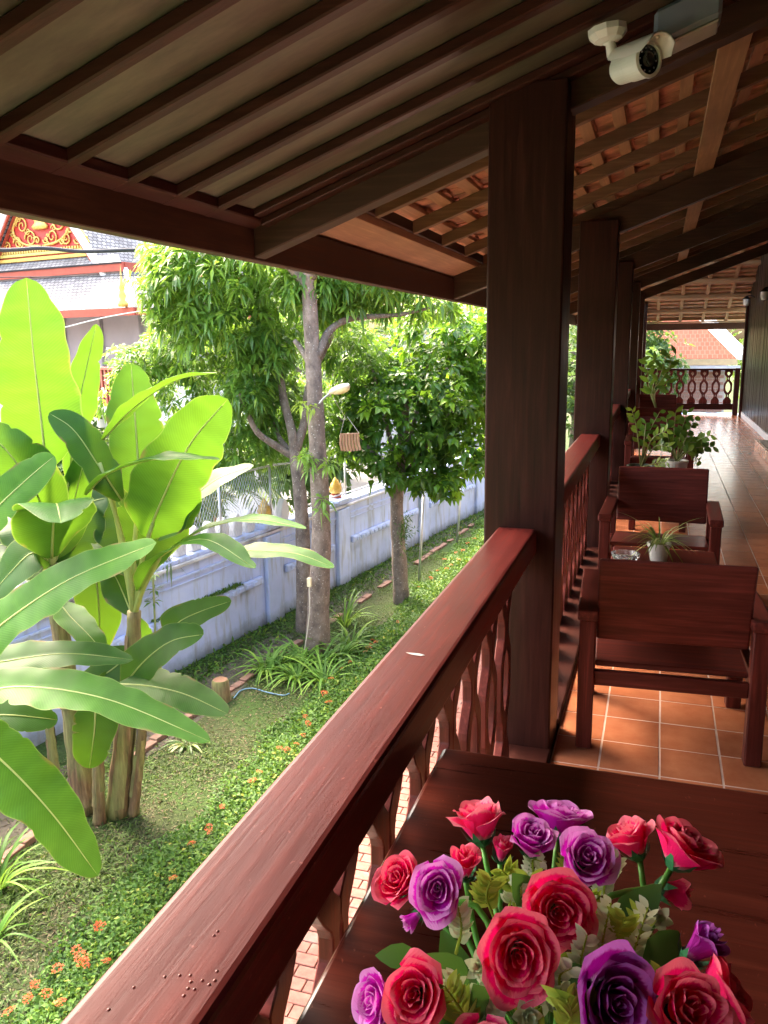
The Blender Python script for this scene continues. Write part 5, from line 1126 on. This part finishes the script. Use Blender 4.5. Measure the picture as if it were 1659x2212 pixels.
# far trees as backdrop
FT = [((-9.5, 24), 6.5, 2.6, 'tall leafy tree in the temple court behind the round leaved tree', .5), ((-6.0, 23.5), 5.5, 2.4, 'leafy tree behind the far end of the boundary wall', .55), ((-2.6, 27), 5.5, 2.5, 'leafy tree seen between the veranda posts', .6),
      ((-13.5, 20.5), 4.2, 1.9, 'pale leafy tree in the temple court behind the mango trees', .5), ((-7.2, 16.4), 3.4, 1.5, 'dense shrubby tree just behind the boundary wall', .35), ((-0.5, 29.4), 5.3, 1.2, 'green tree beside the red roofed house past the end railing', .5), ((-5.4, 30), 6.5, 3.0, 'large leafy tree far beyond the hedge', .4), ((4.1, 36.5), 5.6, 1.5, 'yellowish leafy tree beyond the white gable edge of the red roofed house', .95),
      ((-7.9, 11.6), 2.6, 1.2, 'low leafy tree right behind the chain link fence', .3), ((-10.5, 12.6), 3.2, 1.3, 'light leafy tree in the court before the white court wall', .55)]
rg = np.random.default_rng(8)
for (x, y), h_, r_, lab, tone in FT:
    t = thing('tree', lab, 'tree', (x, y, ZG), group='trees beyond the garden'); q = MB()
    limb(q, [(x, y, ZG-.1), (x+.1, y, ZG+h_*.3), (x-.05, y+.1, ZG+h_*.7)], .22*h_/6, .08, 14)
    for k in range(5): a = k*1.26; limb(q, [(x, y, ZG+h_*.35), (x+.4*r_*math.cos(a), y+.4*r_*math.sin(a), ZG+h_*.5), (x+.75*r_*math.cos(a), y+.75*r_*math.sin(a), ZG+h_*.68)], .09, .03, 8, 7)
    q.build('trunk', 'bark', t, smooth=True)
    el = [((x+.55*r_*math.cos(a), y+.55*r_*math.sin(a), ZG+h_*f), (r_*.62, r_*.62, h_*.20), 1) for a, f in [(0, .62), (1.2, .7), (2.5, .6), (3.8, .68), (5.0, .55)]] + [((x, y, ZG+h_*.82), (r_*.6, r_*.6, h_*.18), 1), ((x, y, ZG+h_*.38), (r_*.7, r_*.7, h_*.16), .8)]
    n0 = 620; C_, D_ = crown_points(el, n0, rg, .4); V, F = whorls(C_, D_, 7, .26, .055, .6, rg=rg); n = len(V)//5
    cloud_obj('crown', V, F, 'far', t, np.clip(np.repeat(rg.normal(tone, .2, n0), 7)+rg.normal(0, .08, n), 0, 1))

# ---- palms and bushes right behind the fence
M['palmleaf'] = leafmat('palm_leaflet', [(0, (0.04, 0.09, 0.02)), (.6, (0.10, 0.18, 0.04)), (1, (0.34, 0.30, 0.08))], .3, (.4, .5, .08), .5)
def palm(s, o, h_, lab, nf=11, tone=.5):
    c = np.array(wp(s, o, ZG)); t = thing('palm', lab, 'palm', tuple(c), group='palms behind the fence'); top = c+np.array([0, 0, h_])
    mk('trunk', *tube([c, (c+top)/2, top], [.06, .045, .04], 9), plain('palm_trunk', (.38, .20, .10), .8, 0, .3, 12), t, smooth=True)
    for k in range(nf):
        a = k*2.4+s; d = np.array([math.cos(a), math.sin(a), 0]); P = spline([top, top+d*.35+[0, 0, .42], top+d*.8+[0, 0, .45], top+d*1.15+[0, 0, .12]], 22); T = np.gradient(P, axis=0)
        f = mk('frond', *tube(P, np.linspace(.012, .004, 22), 5), 'palmleaf', t, rnd=np.full(110, .7)); b = []; dd = []
        for i in range(4, 22):
            sd2 = nrm(np.cross(T[i], [0, 0, 1.])); 
            for sg in (-1, 1): b.append(P[i]); dd.append(sd2*sg+nrm(T[i])*.6+np.array([0, 0, -.15]))
        V, F = leaf_cloud(np.array(b), np.array(dd), .34, .016, .6); cloud_obj('leaflets', V, F, 'palmleaf', f, np.clip(RNG.normal(tone, .2, len(b)), 0, 1))
palm(2.2, -1.1, 1.35, 'low feathery palm behind the chain link fence beside the banana leaves'); palm(3.6, -1.5, 1.7, 'feathery palm behind the chain link fence and the gold lotus bud', 12, .45)
palm(5.0, -1.2, 1.5, 'feathery palm behind the wall between gold bud and mango trunk', 11, .6); palm(0.6, -1.4, 1.5, 'feathery palm behind the wall hidden mostly by banana leaves', 10, .5)
# ---- strap leaved plants
M['strap'] = leafmat('strap_leaf', [(0, (0.06, 0.16, 0.025)), (.6, (0.13, 0.30, 0.04)), (1, (0.24, 0.42, 0.06))], .35, (.4, .6, .06), .55, spec=.25)
M['strap_var'] = leafmat('striped_strap_leaf', [(0, (0.06, 0.14, 0.03)), (.6, (0.16, 0.27, 0.06)), (1, (0.45, 0.46, 0.16))], .3, (.5, .6, .1), .45)
def strap_plant(px, py, r_, n, lab, mat='strap', up=(.7, 1.3), group='strap leaved lilies around the mango trunks'):
    g_ = onz(px, py, ZG); t = thing('lily_clump', lab, 'plant', tuple(g_), group=group)
    for k in range(n):
        a = random.uniform(0, 6.28); V, F = strap(g_+np.array([.05*math.cos(a), .05*math.sin(a), 0]), (math.cos(a), math.sin(a), 0), r_*random.uniform(.65, 1.15), random.uniform(.014, .024), random.uniform(.55, 1.15), 8, random.uniform(*up))
        mk('leaf', V, F, mat, t, smooth=True, rnd=np.full(len(V), random.random()))
LP = [(600, 1440), (640, 1470), (690, 1440), (735, 1425), (650, 1425), (700, 1480), (760, 1400), (575, 1455)]
for k, (px, py) in enumerate(LP): strap_plant(px, py, .50, 42, 'arching green strap leaved lily at the foot of the mango trunks')
strap_plant(745, 1355, .55, 22, 'upright strap leaved clump between the mango trunk and the round leaved tree', up=(1.1, 1.7), group=None)
strap_plant(-15, 1930, .62, 46, 'large grassy clump growing at the brick edging below the banana leaf', 'strap', (.8, 1.5), None)
strap_plant(-20, 2040, .45, 24, 'small grassy clump in the soil below the larger grassy clump', 'strap', (.7, 1.3), None)
strap_plant(405, 1610, .30, 18, 'small dry grassy tuft at the brick edging by the banana clump', 'strap_var', (.4, .9), None)
# low weeds at the wall foot
wd = thing('weeds', 'low weeds along the foot of the white wall', 'weeds', wp(5, .3, ZG)); wd['kind'] = 'stuff'
n = 5000; s_ = RNG.uniform(1.2, 14, n); b = np.array([wp(a, .05+.55*RNG.random()**1.5, ZG) for a in s_]); V, F = leaf_cloud(b, np.stack([RNG.normal(.2, .6, n), RNG.normal(0, .6, n), RNG.uniform(.3, 1, n)], 1), RNG.uniform(.05, .2, n)*(RNG.random(n)**.5), RNG.uniform(.008, .02, n), .6)
o = cloud_obj('weed_leaves', V, F, 'hedge', wd, RNG.random(n)); o['kind'] = 'stuff'
# thin sapling against the wall
g_ = onz(335, 1480, ZG); t = thing('sapling', 'thin young sapling against the white wall behind the banana plants', 'sapling', tuple(g_))
mk('stem', *tube([g_, ony(335, 1350, g_[1]), ony(330, 1240, g_[1])], .012, 6), 'zzstem', t); C2 = np.array([ony(335, 1275, g_[1]), ony(332, 1240, g_[1]), ony(330, 1300, g_[1])]); V, F = whorls(C2, np.tile([[0, -.3, .6]], (3, 1)), 9, .13, .014, .8)
cloud_obj('leaves', V, F, 'mango', t, RNG.uniform(.1, .4, len(V)//5))

# ---- garden lamp on the trunk, chime, switch box, hose, stump
hd_ = ony(736, 840, yA-.25); lp = thing('garden_lamp', 'cream street lamp head on a short arm from the mango trunk', 'lamp', tuple(hd_))
a0 = ony(690, 872, yA-.2); mk('arm', *tube(spline([a0, ony(700, 860, yA-.22), ony(718, 846, yA-.25)], 10), .014, 8), 'steel', lp, smooth=True)
fr = frame(ony(712, 848, yA-.25), ony(762, 830, yA-.30)-ony(712, 848, yA-.25), (0, 0, 1))
V, F = [], []
for i, (z, rx, ru, rd) in enumerate([(0, .025, .02, .02), (.05, .05, .045, .03), (.14, .065, .055, .04), (.22, .062, .05, .04), (.28, .045, .035, .03), (.30, .01, .01, .01)]):
    for j in range(16): b = j*math.pi/8; V.append((rx*math.cos(b), (ru if math.sin(b) > 0 else rd)*math.sin(b), z))
F = [(i*16+j, i*16+(j+1) % 16, i*16+16+(j+1) % 16, i*16+16+j) for i in range(5) for j in range(16)]
mk('head', put(np.array(V), fr), F, plain('lamp_cream', (.72, .62, .42), .5), lp, smooth=True)
V2 = [(x*.85, min(y, 0)*1.35-.012, .05+z*.78) for x, y, z in V]; mk('diffuser', put(np.array(V2), fr), F, plain('lamp_diffuser', (.75, .62, .30), .35), lp, smooth=True)
c = ony(758, 940, yA+.6); ch = thing('slat_chime', 'row of brown wooden slats hanging beside the lamp tree', 'chime', tuple(ony(758, 935, yA+.6)))
e0, e1 = ony(735, 938, yA+.6), ony(776, 936, yA+.6); mk('crossbar', *tube([e0, e1], .010, 6), 'teak_x', ch)
for k in range(7):
    p_ = e0 + (e1-e0)*(k+.3)/6.8; l_ = .24*(1-.02*abs(k-3)); V, F = tube([p_, p_+np.array([.01*(k-3)*.3, 0, -l_*.6]), p_+np.array([.012*(k-3)*.3+.02, 0, -l_])], .017, 6); mk('slat', V, F, 'teak_z', ch)
mk('cord', *tube([e0, ony(745, 900, yA+.6), ony(720, 860, yA+.3)], .003, 5), 'cordw', ch); mk('cord', *tube([e1, ony(750, 900, yA+.6)], .003, 5), 'cordw', ch)
sb = ony(668, 1258, yA-.20); t = thing('switch_box', 'small cream switch box with a cord tied to the mango trunk', 'switch box', tuple(sb))
box('case', tuple(sb+np.array([-.028, -.02, -.06])), tuple(sb+np.array([.028, .03, .06])), plain('box_cream', (.70, .64, .42), .5), t, .006)
mk('cord', *tube(spline([sb+np.array([0, 0, -.06]), ony(668, 1330, yA-.22), onz(655, 1425, ZG)+np.array([0, 0, .01])], 14), .007, 6), 'cordw', t)
hp = [onz(a, b, ZG+.02) for a, b in [(505, 1508), (520, 1492), (545, 1487), (575, 1495), (610, 1502), (625, 1498)]]; tag(mk('garden_hose', *tube(spline(hp, 30), .008, 7), plain('blue_hose', (.12, .24, .34), .6), smooth=True), 'thin blue garden hose lying on the soil near the lilies', 'hose')
g_ = onz(478, 1512, ZG); t = thing('tree_stump', 'short weathered brown stump beside the banana clump', 'stump', tuple(g_))
mk('bark', *lathe([(.13, -.02), (.11, .08), (.10, .24), (.085, .26)], 14, tuple(g_)), 'bstem', t, smooth=True); mk('cut_face', *lathe([(.085, .26), (0, .255)], 14, tuple(g_)), 'mid_z', t)

# ================================================================== TEMPLE
UL = np.array([-0.984, 0.179]); UL = UL/np.linalg.norm(UL); UW = np.array([-UL[1], UL[0]]); UW = UW if UW[1] > 0 else -UW
TO = np.array([-15.36, 22.2])
def tp_(a, b, z): q_ = TO + UL*a + UW*b; return (q_[0], q_[1], z)
def tq(pts): return [tp_(*p) for p in pts]
def hexa(a0, a1, b0, b1, z0, z1): return tq([(a0, b0, z0), (a1, b0, z0), (a1, b1, z0), (a0, b1, z0), (a0, b0, z1), (a1, b0, z1), (a1, b1, z1), (a0, b1, z1)])
def slate(name, c1_, c2_, rough):
    mt, nt, bs = newmat(name); uv = nt.nodes.new('ShaderNodeTexCoord')
    br = nt.nodes.new('ShaderNodeTexBrick'); br.inputs['Color1'].default_value = (*c1_, 1); br.inputs['Color2'].default_value = (*c2_, 1); br.inputs['Mortar'].default_value = (c1_[0]*.35, c1_[1]*.35, c1_[2]*.38, 1)
    br.inputs['Scale'].default_value = 1.0; br.inputs['Brick Width'].default_value = .20; br.inputs['Row Height'].default_value = .16; br.inputs['Mortar Size'].default_value = .018; br.offset = .5
    nt.links.new(uv.outputs['UV'], br.inputs['Vector']); n1 = N(nt, 'ShaderNodeTexNoise', Scale=1.3, Detail=6.0); nt.links.new(uv.outputs['UV'], n1.inputs['Vector'])
    nt.links.new(mix(nt, 1.0, br.outputs[0], ramp(nt, n1.outputs[0], [(.3, (.75, .75, .75)), (.7, (1.2, 1.2, 1.2))]), 'MULTIPLY'), bs.inputs['Base Color']); bs.inputs['Roughness'].default_value = rough; bs.inputs['Specular IOR Level'].default_value = .2
    bump(nt, bs, br.outputs['Fac'], -.6, .03); return mt
M['slate'] = slate('temple_slate', (.14, .14, .15), (.26, .26, .26), .7)
tm_ = thing('temple', 'temple hall with tiered slate roofs, red eaves and gilded red pediment', 'temple', tp_(5, 4, ZG))
def roofplane(name, pts, mat='slate', th=.06, par=None):
    """pts: four corners eave-left, eave-right, top-right, top-left as (a,b,z)"""
    P = np.array(tq(pts)); e = nrm(P[1]-P[0]); u = P[3]-P[0]; u = nrm(u - e*(u@e)); nn = np.cross(e, u); nn = nn if nn[2] > 0 else -nn
    V = np.vstack([P, P-nn*th]); UV = np.array([[(p-P[0])@e, (p-P[0])@u] for p in P]); UV = np.vstack([UV, UV])
    return mk(name, V, [(0, 1, 2, 3), (7, 6, 5, 4), (0, 4, 5, 1), (1, 5, 6, 2), (2, 6, 7, 3), (3, 7, 4, 0)], mat, par or tm_, uv=UV)
# walls
mk('wall', hexa(1.3, 13, 1.6, 14, ZG, 3.4), BF, 'templewall', tm_)
for a in (1.3, 3.1, 4.9, 6.7, 8.5): mk('pilaster', hexa(a, a+.35, 1.45, 1.6, ZG, 3.0), BF, 'templewall', tm_, bevel=.02)
# lower skirt roof, front and right side
roofplane('lower_roof', [(12, 0, 2.95), (0, 0, 2.95), (1.75, 1.5, 4.20), (12, 1.5, 4.20)])
roofplane('lower_roof', [(0, 0, 2.95), (0, 14, 2.95), (1.75, 14, 4.20), (1.75, 1.5, 4.20)])
mk('eave_board', hexa(-.02, 12, -.05, .03, 2.72, 2.95), BF, 'redpaint', tm_); mk('eave_board', hexa(-.05, .03, .035, 14, 2.72, 2.95), BF, 'redpaint', tm_)
mk('hip_ridge', *tube(tq([(0, 0, 3.0), (.9, .78, 3.64), (1.75, 1.5, 4.26)]), .09, 6), 'whitewall', tm_)
# middle pent roof
mk('eave_board', hexa(1.75, 12, 1.36, 1.46, 4.22, 4.50), BF, 'redpaint', tm_); mk('eave_board', hexa(1.72, 1.80, 1.47, 14, 4.22, 4.50), BF, 'redpaint', tm_)
mk('soffit_beam', hexa(1.9, 12, 1.47, 1.9, 4.10, 4.40), BF, 'templewall', tm_)  # beam in plain wall colour behind the middle eave board
roofplane('middle_roof', [(12, 1.3, 4.50), (1.75, 1.3, 4.50), (2.3, 1.74, 4.80), (12, 1.74, 4.80)])
# upper gable: pediment, roof slopes, bargeboards
ac, zb, hw_ = 5.95, 4.80, 2.42; slp = 1.26; zap = zb + hw_*slp
mk('pediment', tq([(ac-hw_, 1.8, zb), (ac+hw_, 1.8, zb), (ac, 1.8, zap), (ac-hw_, 1.9, zb), (ac+hw_, 1.9, zb), (ac, 1.9, zap)]), [(0, 2, 1), (3, 4, 5), (0, 1, 4, 3), (1, 2, 5, 4), (2, 0, 3, 5)], plain('pediment_red', (.42, .03, .022), .5, 0, .1), tm_)
for sg in (-1, 1):
    a_e = ac + sg*(hw_+1.55); z_e = zap - (hw_+1.55)*slp + .25
    roofplane('upper_roof', [(a_e, 1.6, z_e), (a_e, 14, z_e), (ac, 14, zap+.35), (ac, 1.6, zap+.35)])
    P = tq([(ac+sg*(hw_+1.5), 1.55, zap-(hw_+1.5)*slp+.05), (ac, 1.55, zap+.12), (ac, 1.55, zap+.40), (ac+sg*(hw_+1.55), 1.55, zap-(hw_+1.55)*slp+.30)]); P2 = [tuple(np.array(p)-np.array([*(UW*.08), 0])) for p in P]
    mk('bargeboard', P2+P, BF, 'redpaint', tm_)
    P = tq([(ac+sg*(hw_+.25), 1.64, zap-(hw_+.25)*slp+.02), (ac, 1.64, zap+.02), (ac, 1.78, zap+.02), (ac+sg*(hw_+.25), 1.78, zap-(hw_+.25)*slp+.02)])
    mk('roof_soffit', P + [(p[0], p[1], p[2]+.05) for p in P], BF, 'redpaint', tm_)
    P = spline(tq([(ac+sg*(hw_+1.6), 1.5, zap-(hw_+1.6)*slp+.34), (ac+sg*hw_*.5, 1.5, zap-hw_*.5*slp+.40), (ac, 1.5, zap+.48)]), 16); mk('verge_ridge', *tube(P, .13, 8), 'whitewall', tm_, smooth=True)
    e_ = np.array(tp_(ac+sg*(hw_+1.6), 1.45, zap-(hw_+1.6)*slp+.30)); u2 = np.array([*(UL*sg), 0])
    V, F = tube(spline([e_, e_+u2*.25+[0, 0, .03], e_+u2*.5+[0, 0, .22], e_+u2*.75+[0, 0, .62]], 14), np.linspace(.12, .015, 14), 8); mk('naga_finial', V, F, 'gold', tm_, smooth=True)
    V, F = tube(spline([e_+u2*.1, e_+u2*.28+[0, 0, -.12], e_+u2*.2+[0, 0, -.3]], 8), np.linspace(.10, .02, 8), 7); mk('naga_finial', V, F, 'gold', tm_, smooth=True)
mk('gilded_band', hexa(ac-hw_+.05, ac+hw_-.05, 1.70, 1.799, zb+.02, zb+.14), BF, 'gold', tm_, bevel=.01)
mk('gilded_band', hexa(ac-hw_+.15, ac+hw_-.15, 1.72, 1.799, zb+.20, zb+.30), BF, plain('band_green_gold', (.50, .45, .12), .5), tm_, bevel=.01)
q = MB()
for k in range(34): a = ac-hw_+.2+k*(2*hw_-.4)/33; q.box((0, 0, 0), (0, 0, 0)) if False else q.add(hexa(a-.04, a+.04, 1.72, 1.77, zb+.31, zb+.40), BF)
q.build('bead_row', 'gold', tm_)
def spiral(ca, cz, r0, turns, sg, r_=.035):
    P = []
    for t_ in np.linspace(0, 1, 26): a = sg*t_*turns*2*math.pi; rr = r0*(1-t_*.85); P.append(tp_(ca+rr*math.cos(a), 1.76, cz+rr*math.sin(a)))
    return tube(P, np.linspace(r_, r_*.6, 26), 5)
def arc(pts, r_=.035): return tube(spline(tq([(a, 1.76, z) for a, z in pts]), 24), r_, 5)
q = MB()
for sg in (-1, 1):
    for (da, dz, r0, tn) in [(.55, .78, .30, 1.6), (1.25, .68, .22, 1.5), (1.80, .60, .17, 1.4), (.95, 1.25, .30, 1.6), (.42, 1.9, .26, 1.5), (1.5, 1.0, .16, 1.3), (.25, 2.4, .16, 1.3), (.22, .70, .14, 1.2), (1.05, .60, .12, 1.2), (2.12, .55, .10, 1.2), (.75, 1.65, .14, 1.2)]:
        q.add(*spiral(ac+sg*da, zb+dz, r0, tn, sg)); q.add(*spiral(ac+sg*(da+.12), zb+dz+r0*.9, r0*.45, 1.2, -sg, .026))
    q.add(*arc([(ac+sg*.05, zb+.5), (ac+sg*.9, zb+.62), (ac+sg*1.45, zb+1.05), (ac+sg*1.15, zb+1.55), (ac+sg*.55, zb+2.2), (ac, zb+2.75)], .045))
    q.add(*arc([(ac+sg*hw_*.96, zb+.46), (ac+sg*hw_*.5, zb+.46+hw_*.46*slp), (ac+sg*.05, zap-.15)], .05))
V, F = lathe([(0, 0), (.35, .02), (.42, .12), (.30, .2), (.24, .26), (.3, .34), (.16, .6), (.10, .8), (0, 1.0)], 14, (0, 0, 0)); V = np.array(V); W_ = np.array([tp_(ac+v[0], 1.74+v[1]*.25, zb+1.05+v[2]) for v in V]); q.add(W_, F)
q.build('gilded_scrollwork', 'gold', tm_, smooth=True)
c = np.array(tp_(.35, -.1, 2.98)); mk('gilded_spire', *lathe([(0, 0), (.14, 0), (.16, .1), (.08, .2), (.13, .32), (.06, .45), (.09, .55), (.04, .75), (0, 1.25)], 12, tuple(c)), 'gold', tm_, smooth=True)
# white low buildings of the court
t = thing('court_building', 'plain white court building glimpsed between the mango trunks', 'building', (-14, 27, ZG)); mk('wall', [tuple(np.array(v)+0) for v in bv((-15.0, 30, ZG), (-7.5, 36, 1.9))], BF, 'whitewall', t); mk('roof', [tuple(v) for v in bv((-15.4, 29.6, 1.9), (-7.1, 36.4, 2.1))], BF, 'steel', t)
for k in range(4): mk('window', bv((-14.2+k*1.7, 29.96, -.6), (-13.4+k*1.7, 29.999, .8)), BF, plain('window_dark', (.10, .13, .17), .2), t)
t = thing('court_wall', 'long white plastered court wall behind the chain link fence', 'wall', (-11, 17.5, ZG)); V = bv((-20, 17.2, ZG), (-8.4, 17.5, 0.9)); mk('wall_body', V, BF, 'whitewall', t); mk('coping', bv((-20.1, 17.15, .9), (-8.35, 17.55, 1.0)), BF, 'templewall', t, bevel=.02)
# red and white balustrade
pA = at_dist(205, 812, 17.0); pB = at_dist(246, 806, 16.2); t = thing('striped_balustrade', 'red and white striped balustrade in the temple court', 'balustrade', (pA[0], pA[1], ZG))
dv = nrm([pB[0]-pA[0], pB[1]-pA[1], 0]); 
for k in range(14):
    p_ = pA + dv*k*.085*2-dv*.6; V = np.array([p_+dv*a+np.array([0, b, c_]) for a, b, c_ in bv((0, 0, -.55), (.07, .05, .12))]); mk('slat', V, BF, 'redpaint', t)
V = np.array([pA-dv*.7+dv*a+np.array([0, b, c_]) for a, b, c_ in bv((0, -.02, .12), (2.6, .08, .17))]); mk('top_rail', V, BF, 'redpaint', t)
V = np.array([pA-dv*.7+dv*a+np.array([0, b, c_]) for a, b, c_ in bv((0, .06, -.55), (2.6, .10, .12))]); mk('back_panel', V, BF, 'whitewall', t)
V = np.array([pA-dv*.7+dv*a+np.array([0, b, 0]) for a, b, c_ in bv((0, -.02, 0), (2.6, .12, 0))]); V[:4, 2] = ZG; V[4:, 2] = pA[2]-.551; mk('plinth', V, BF, 'whitewall', t)
# overhead cables
def cable(pts, r_, mat, lab): tag(mk('overhead_cable', *tube(spline([np.array(p) for p in pts], 40), r_, 6), mat, smooth=True), lab, 'cable', None)
cable([at_dist(-200, 530, 13), at_dist(0, 540, 13), at_dist(90, 536, 13), at_dist(180, 543, 13), at_dist(300, 540, 13), at_dist(420, 545, 13)], .030, 'cordb', 'thick black twisted cable crossing before the gilded temple pediment')
cable([at_dist(-200, 600, 14), at_dist(80, 598, 14), at_dist(330, 594, 14), at_dist(450, 590, 14)], .008, 'cordb', 'thin black wire crossing before the lower temple roof')
cable([at_dist(60, 725, 14), at_dist(140, 707, 14), at_dist(240, 683, 14), at_dist(380, 660, 14)], .010, 'whitewall', 'thin white wire slanting below the red temple eave')

# ================================================================== HOUSE BEYOND THE END RAILING
nb = thing('red_roof_house', 'neighbouring house with red tiled roof and white gable boards past the end railing', 'house', (3.0, 34, ZG))
def nbp(px, py, y): return ony(px, py, y)
YH = 31.0
a = nbp(1380, 792, YH); b = nbp(1592, 790, YH); 
mt, nt_, bs_ = newmat('red_roof_tiles'); uv_ = nt_.nodes.new('ShaderNodeTexCoord'); br = nt_.nodes.new('ShaderNodeTexBrick'); br.offset = .5
for k_, v__ in (('Color1', (.115, .034, .022, 1)), ('Color2', (.15, .048, .032, 1)), ('Mortar', (.15, .065, .048, 1)), ('Scale', 1.0), ('Brick Width', .16), ('Row Height', .26), ('Mortar Size', .016)): br.inputs[k_].default_value = v__
nt_.links.new(uv_.outputs['UV'], br.inputs['Vector']); nt_.links.new(br.outputs[0], bs_.inputs['Base Color']); bs_.inputs['Roughness'].default_value = .8; bs_.inputs['Specular IOR Level'].default_value = .08; bump(nt_, bs_, br.outputs['Fac'], -.5, .03); M['redroof'] = mt
ze0 = b[2]+.25; xr = b[0]
P = np.array([(-1.6, YH, ze0), (xr, YH, ze0), (xr-2.4, YH+4, ze0+2.6), (-1.6, YH+4, ze0+2.6)]); UV = np.array([[p[0], (p[1]-YH)*1.2] for p in P])
mk('roof', np.vstack([P, P-[0, 0, .1]]), [(0, 1, 2, 3), (7, 6, 5, 4), (0, 4, 5, 1), (1, 5, 6, 2), (2, 6, 7, 3), (3, 7, 4, 0)], 'redroof', nb, uv=np.vstack([UV, UV]))
mk('gable_board', [(xr+.0, YH-.06, ze0-.05), (xr+.28, YH-.06, ze0-.05), (xr-2.12, YH+4, ze0+2.65), (xr-2.4, YH+4, ze0+2.65), (xr, YH-.06, ze0+.12), (xr+.28, YH-.06, ze0+.12), (xr-2.12, YH+4, ze0+2.82), (xr-2.4, YH+4, ze0+2.82)], BF, 'whitewall', nb)
mk('gable_board', [(xr+.34, YH+.1, ze0-.05), (xr+.46, YH+.1, ze0-.05), (xr-1.94, YH+4, ze0+2.62), (xr-2.06, YH+4, ze0+2.62), (xr+.34, YH+.1, ze0+.10), (xr+.46, YH+.1, ze0+.10), (xr-1.94, YH+4, ze0+2.78), (xr-2.06, YH+4, ze0+2.78)], BF, 'grey_box', nb)
mk('eave_board', bv((-1.6, YH-.12, ze0-.22), (xr, YH-.02, ze0-.02)), BF, plain('eave_cream', (.40, .29, .16), .6), nb)
mk('eave_gutter', bv((-1.6, YH-.22, ze0-.42), (xr+.1, YH-.125, ze0-.24)), BF, plain('gutter_grey', (.42, .40, .44), .5), nb)
WBX = (-1.4, xr-.3); wbm = plain('pink_brick', (.34, .17, .14), .8, 0, .2, 6)
mk('wall', bv((WBX[0], YH+.3, ZG), (WBX[1], YH+.5, ze0-.2)), BF, plain('pink_mortar', (.42, .34, .31), .9), nb)
wm = None
for r_ in range(17):
    for c_ in range(17):
        x_ = WBX[0]+.02+c_*.25+(.125 if r_ % 2 else 0); z_ = -1.15 + r_*.115
        if x_ > WBX[1]-.24: continue
        if wm is None: o = box('brick', (0, 0, 0), (.235, .03, .10), wbm, nb, .006, local=True); wm = o.data
        else: o = bpy.data.objects.new('brick', wm); COL.objects.link(o); o.parent = nb
        o.location = Vector((x_, YH+.272, z_)) - nb.location
t = thing('blue_sheet', 'bright blue plastic sheet lying past the end railing', 'sheet', (1.2, 21.5, -.02)); V = []; 
for i in range(9):
    for j in range(4): V.append((.45+i*.17, 21.2+j*.22, -.01+.012*math.sin(i*1.7+j)))
V = np.array(V); V2 = V - np.array([0, 0, .006]); F = [(i*4+j, (i+1)*4+j, (i+1)*4+j+1, i*4+j+1) for i in range(8) for j in range(3)]; F2 = [tuple(k+36 for k in f[::-1]) for f in F]
mk('cover', np.vstack([V, V2]), F+F2, plain('blue_tarp', (.08, .30, .62), .4), t, smooth=True); 
box('support_slab', (.3, 21.205, -.3), (2.0, 22.1, -.035), 'whitewall', t, .01)
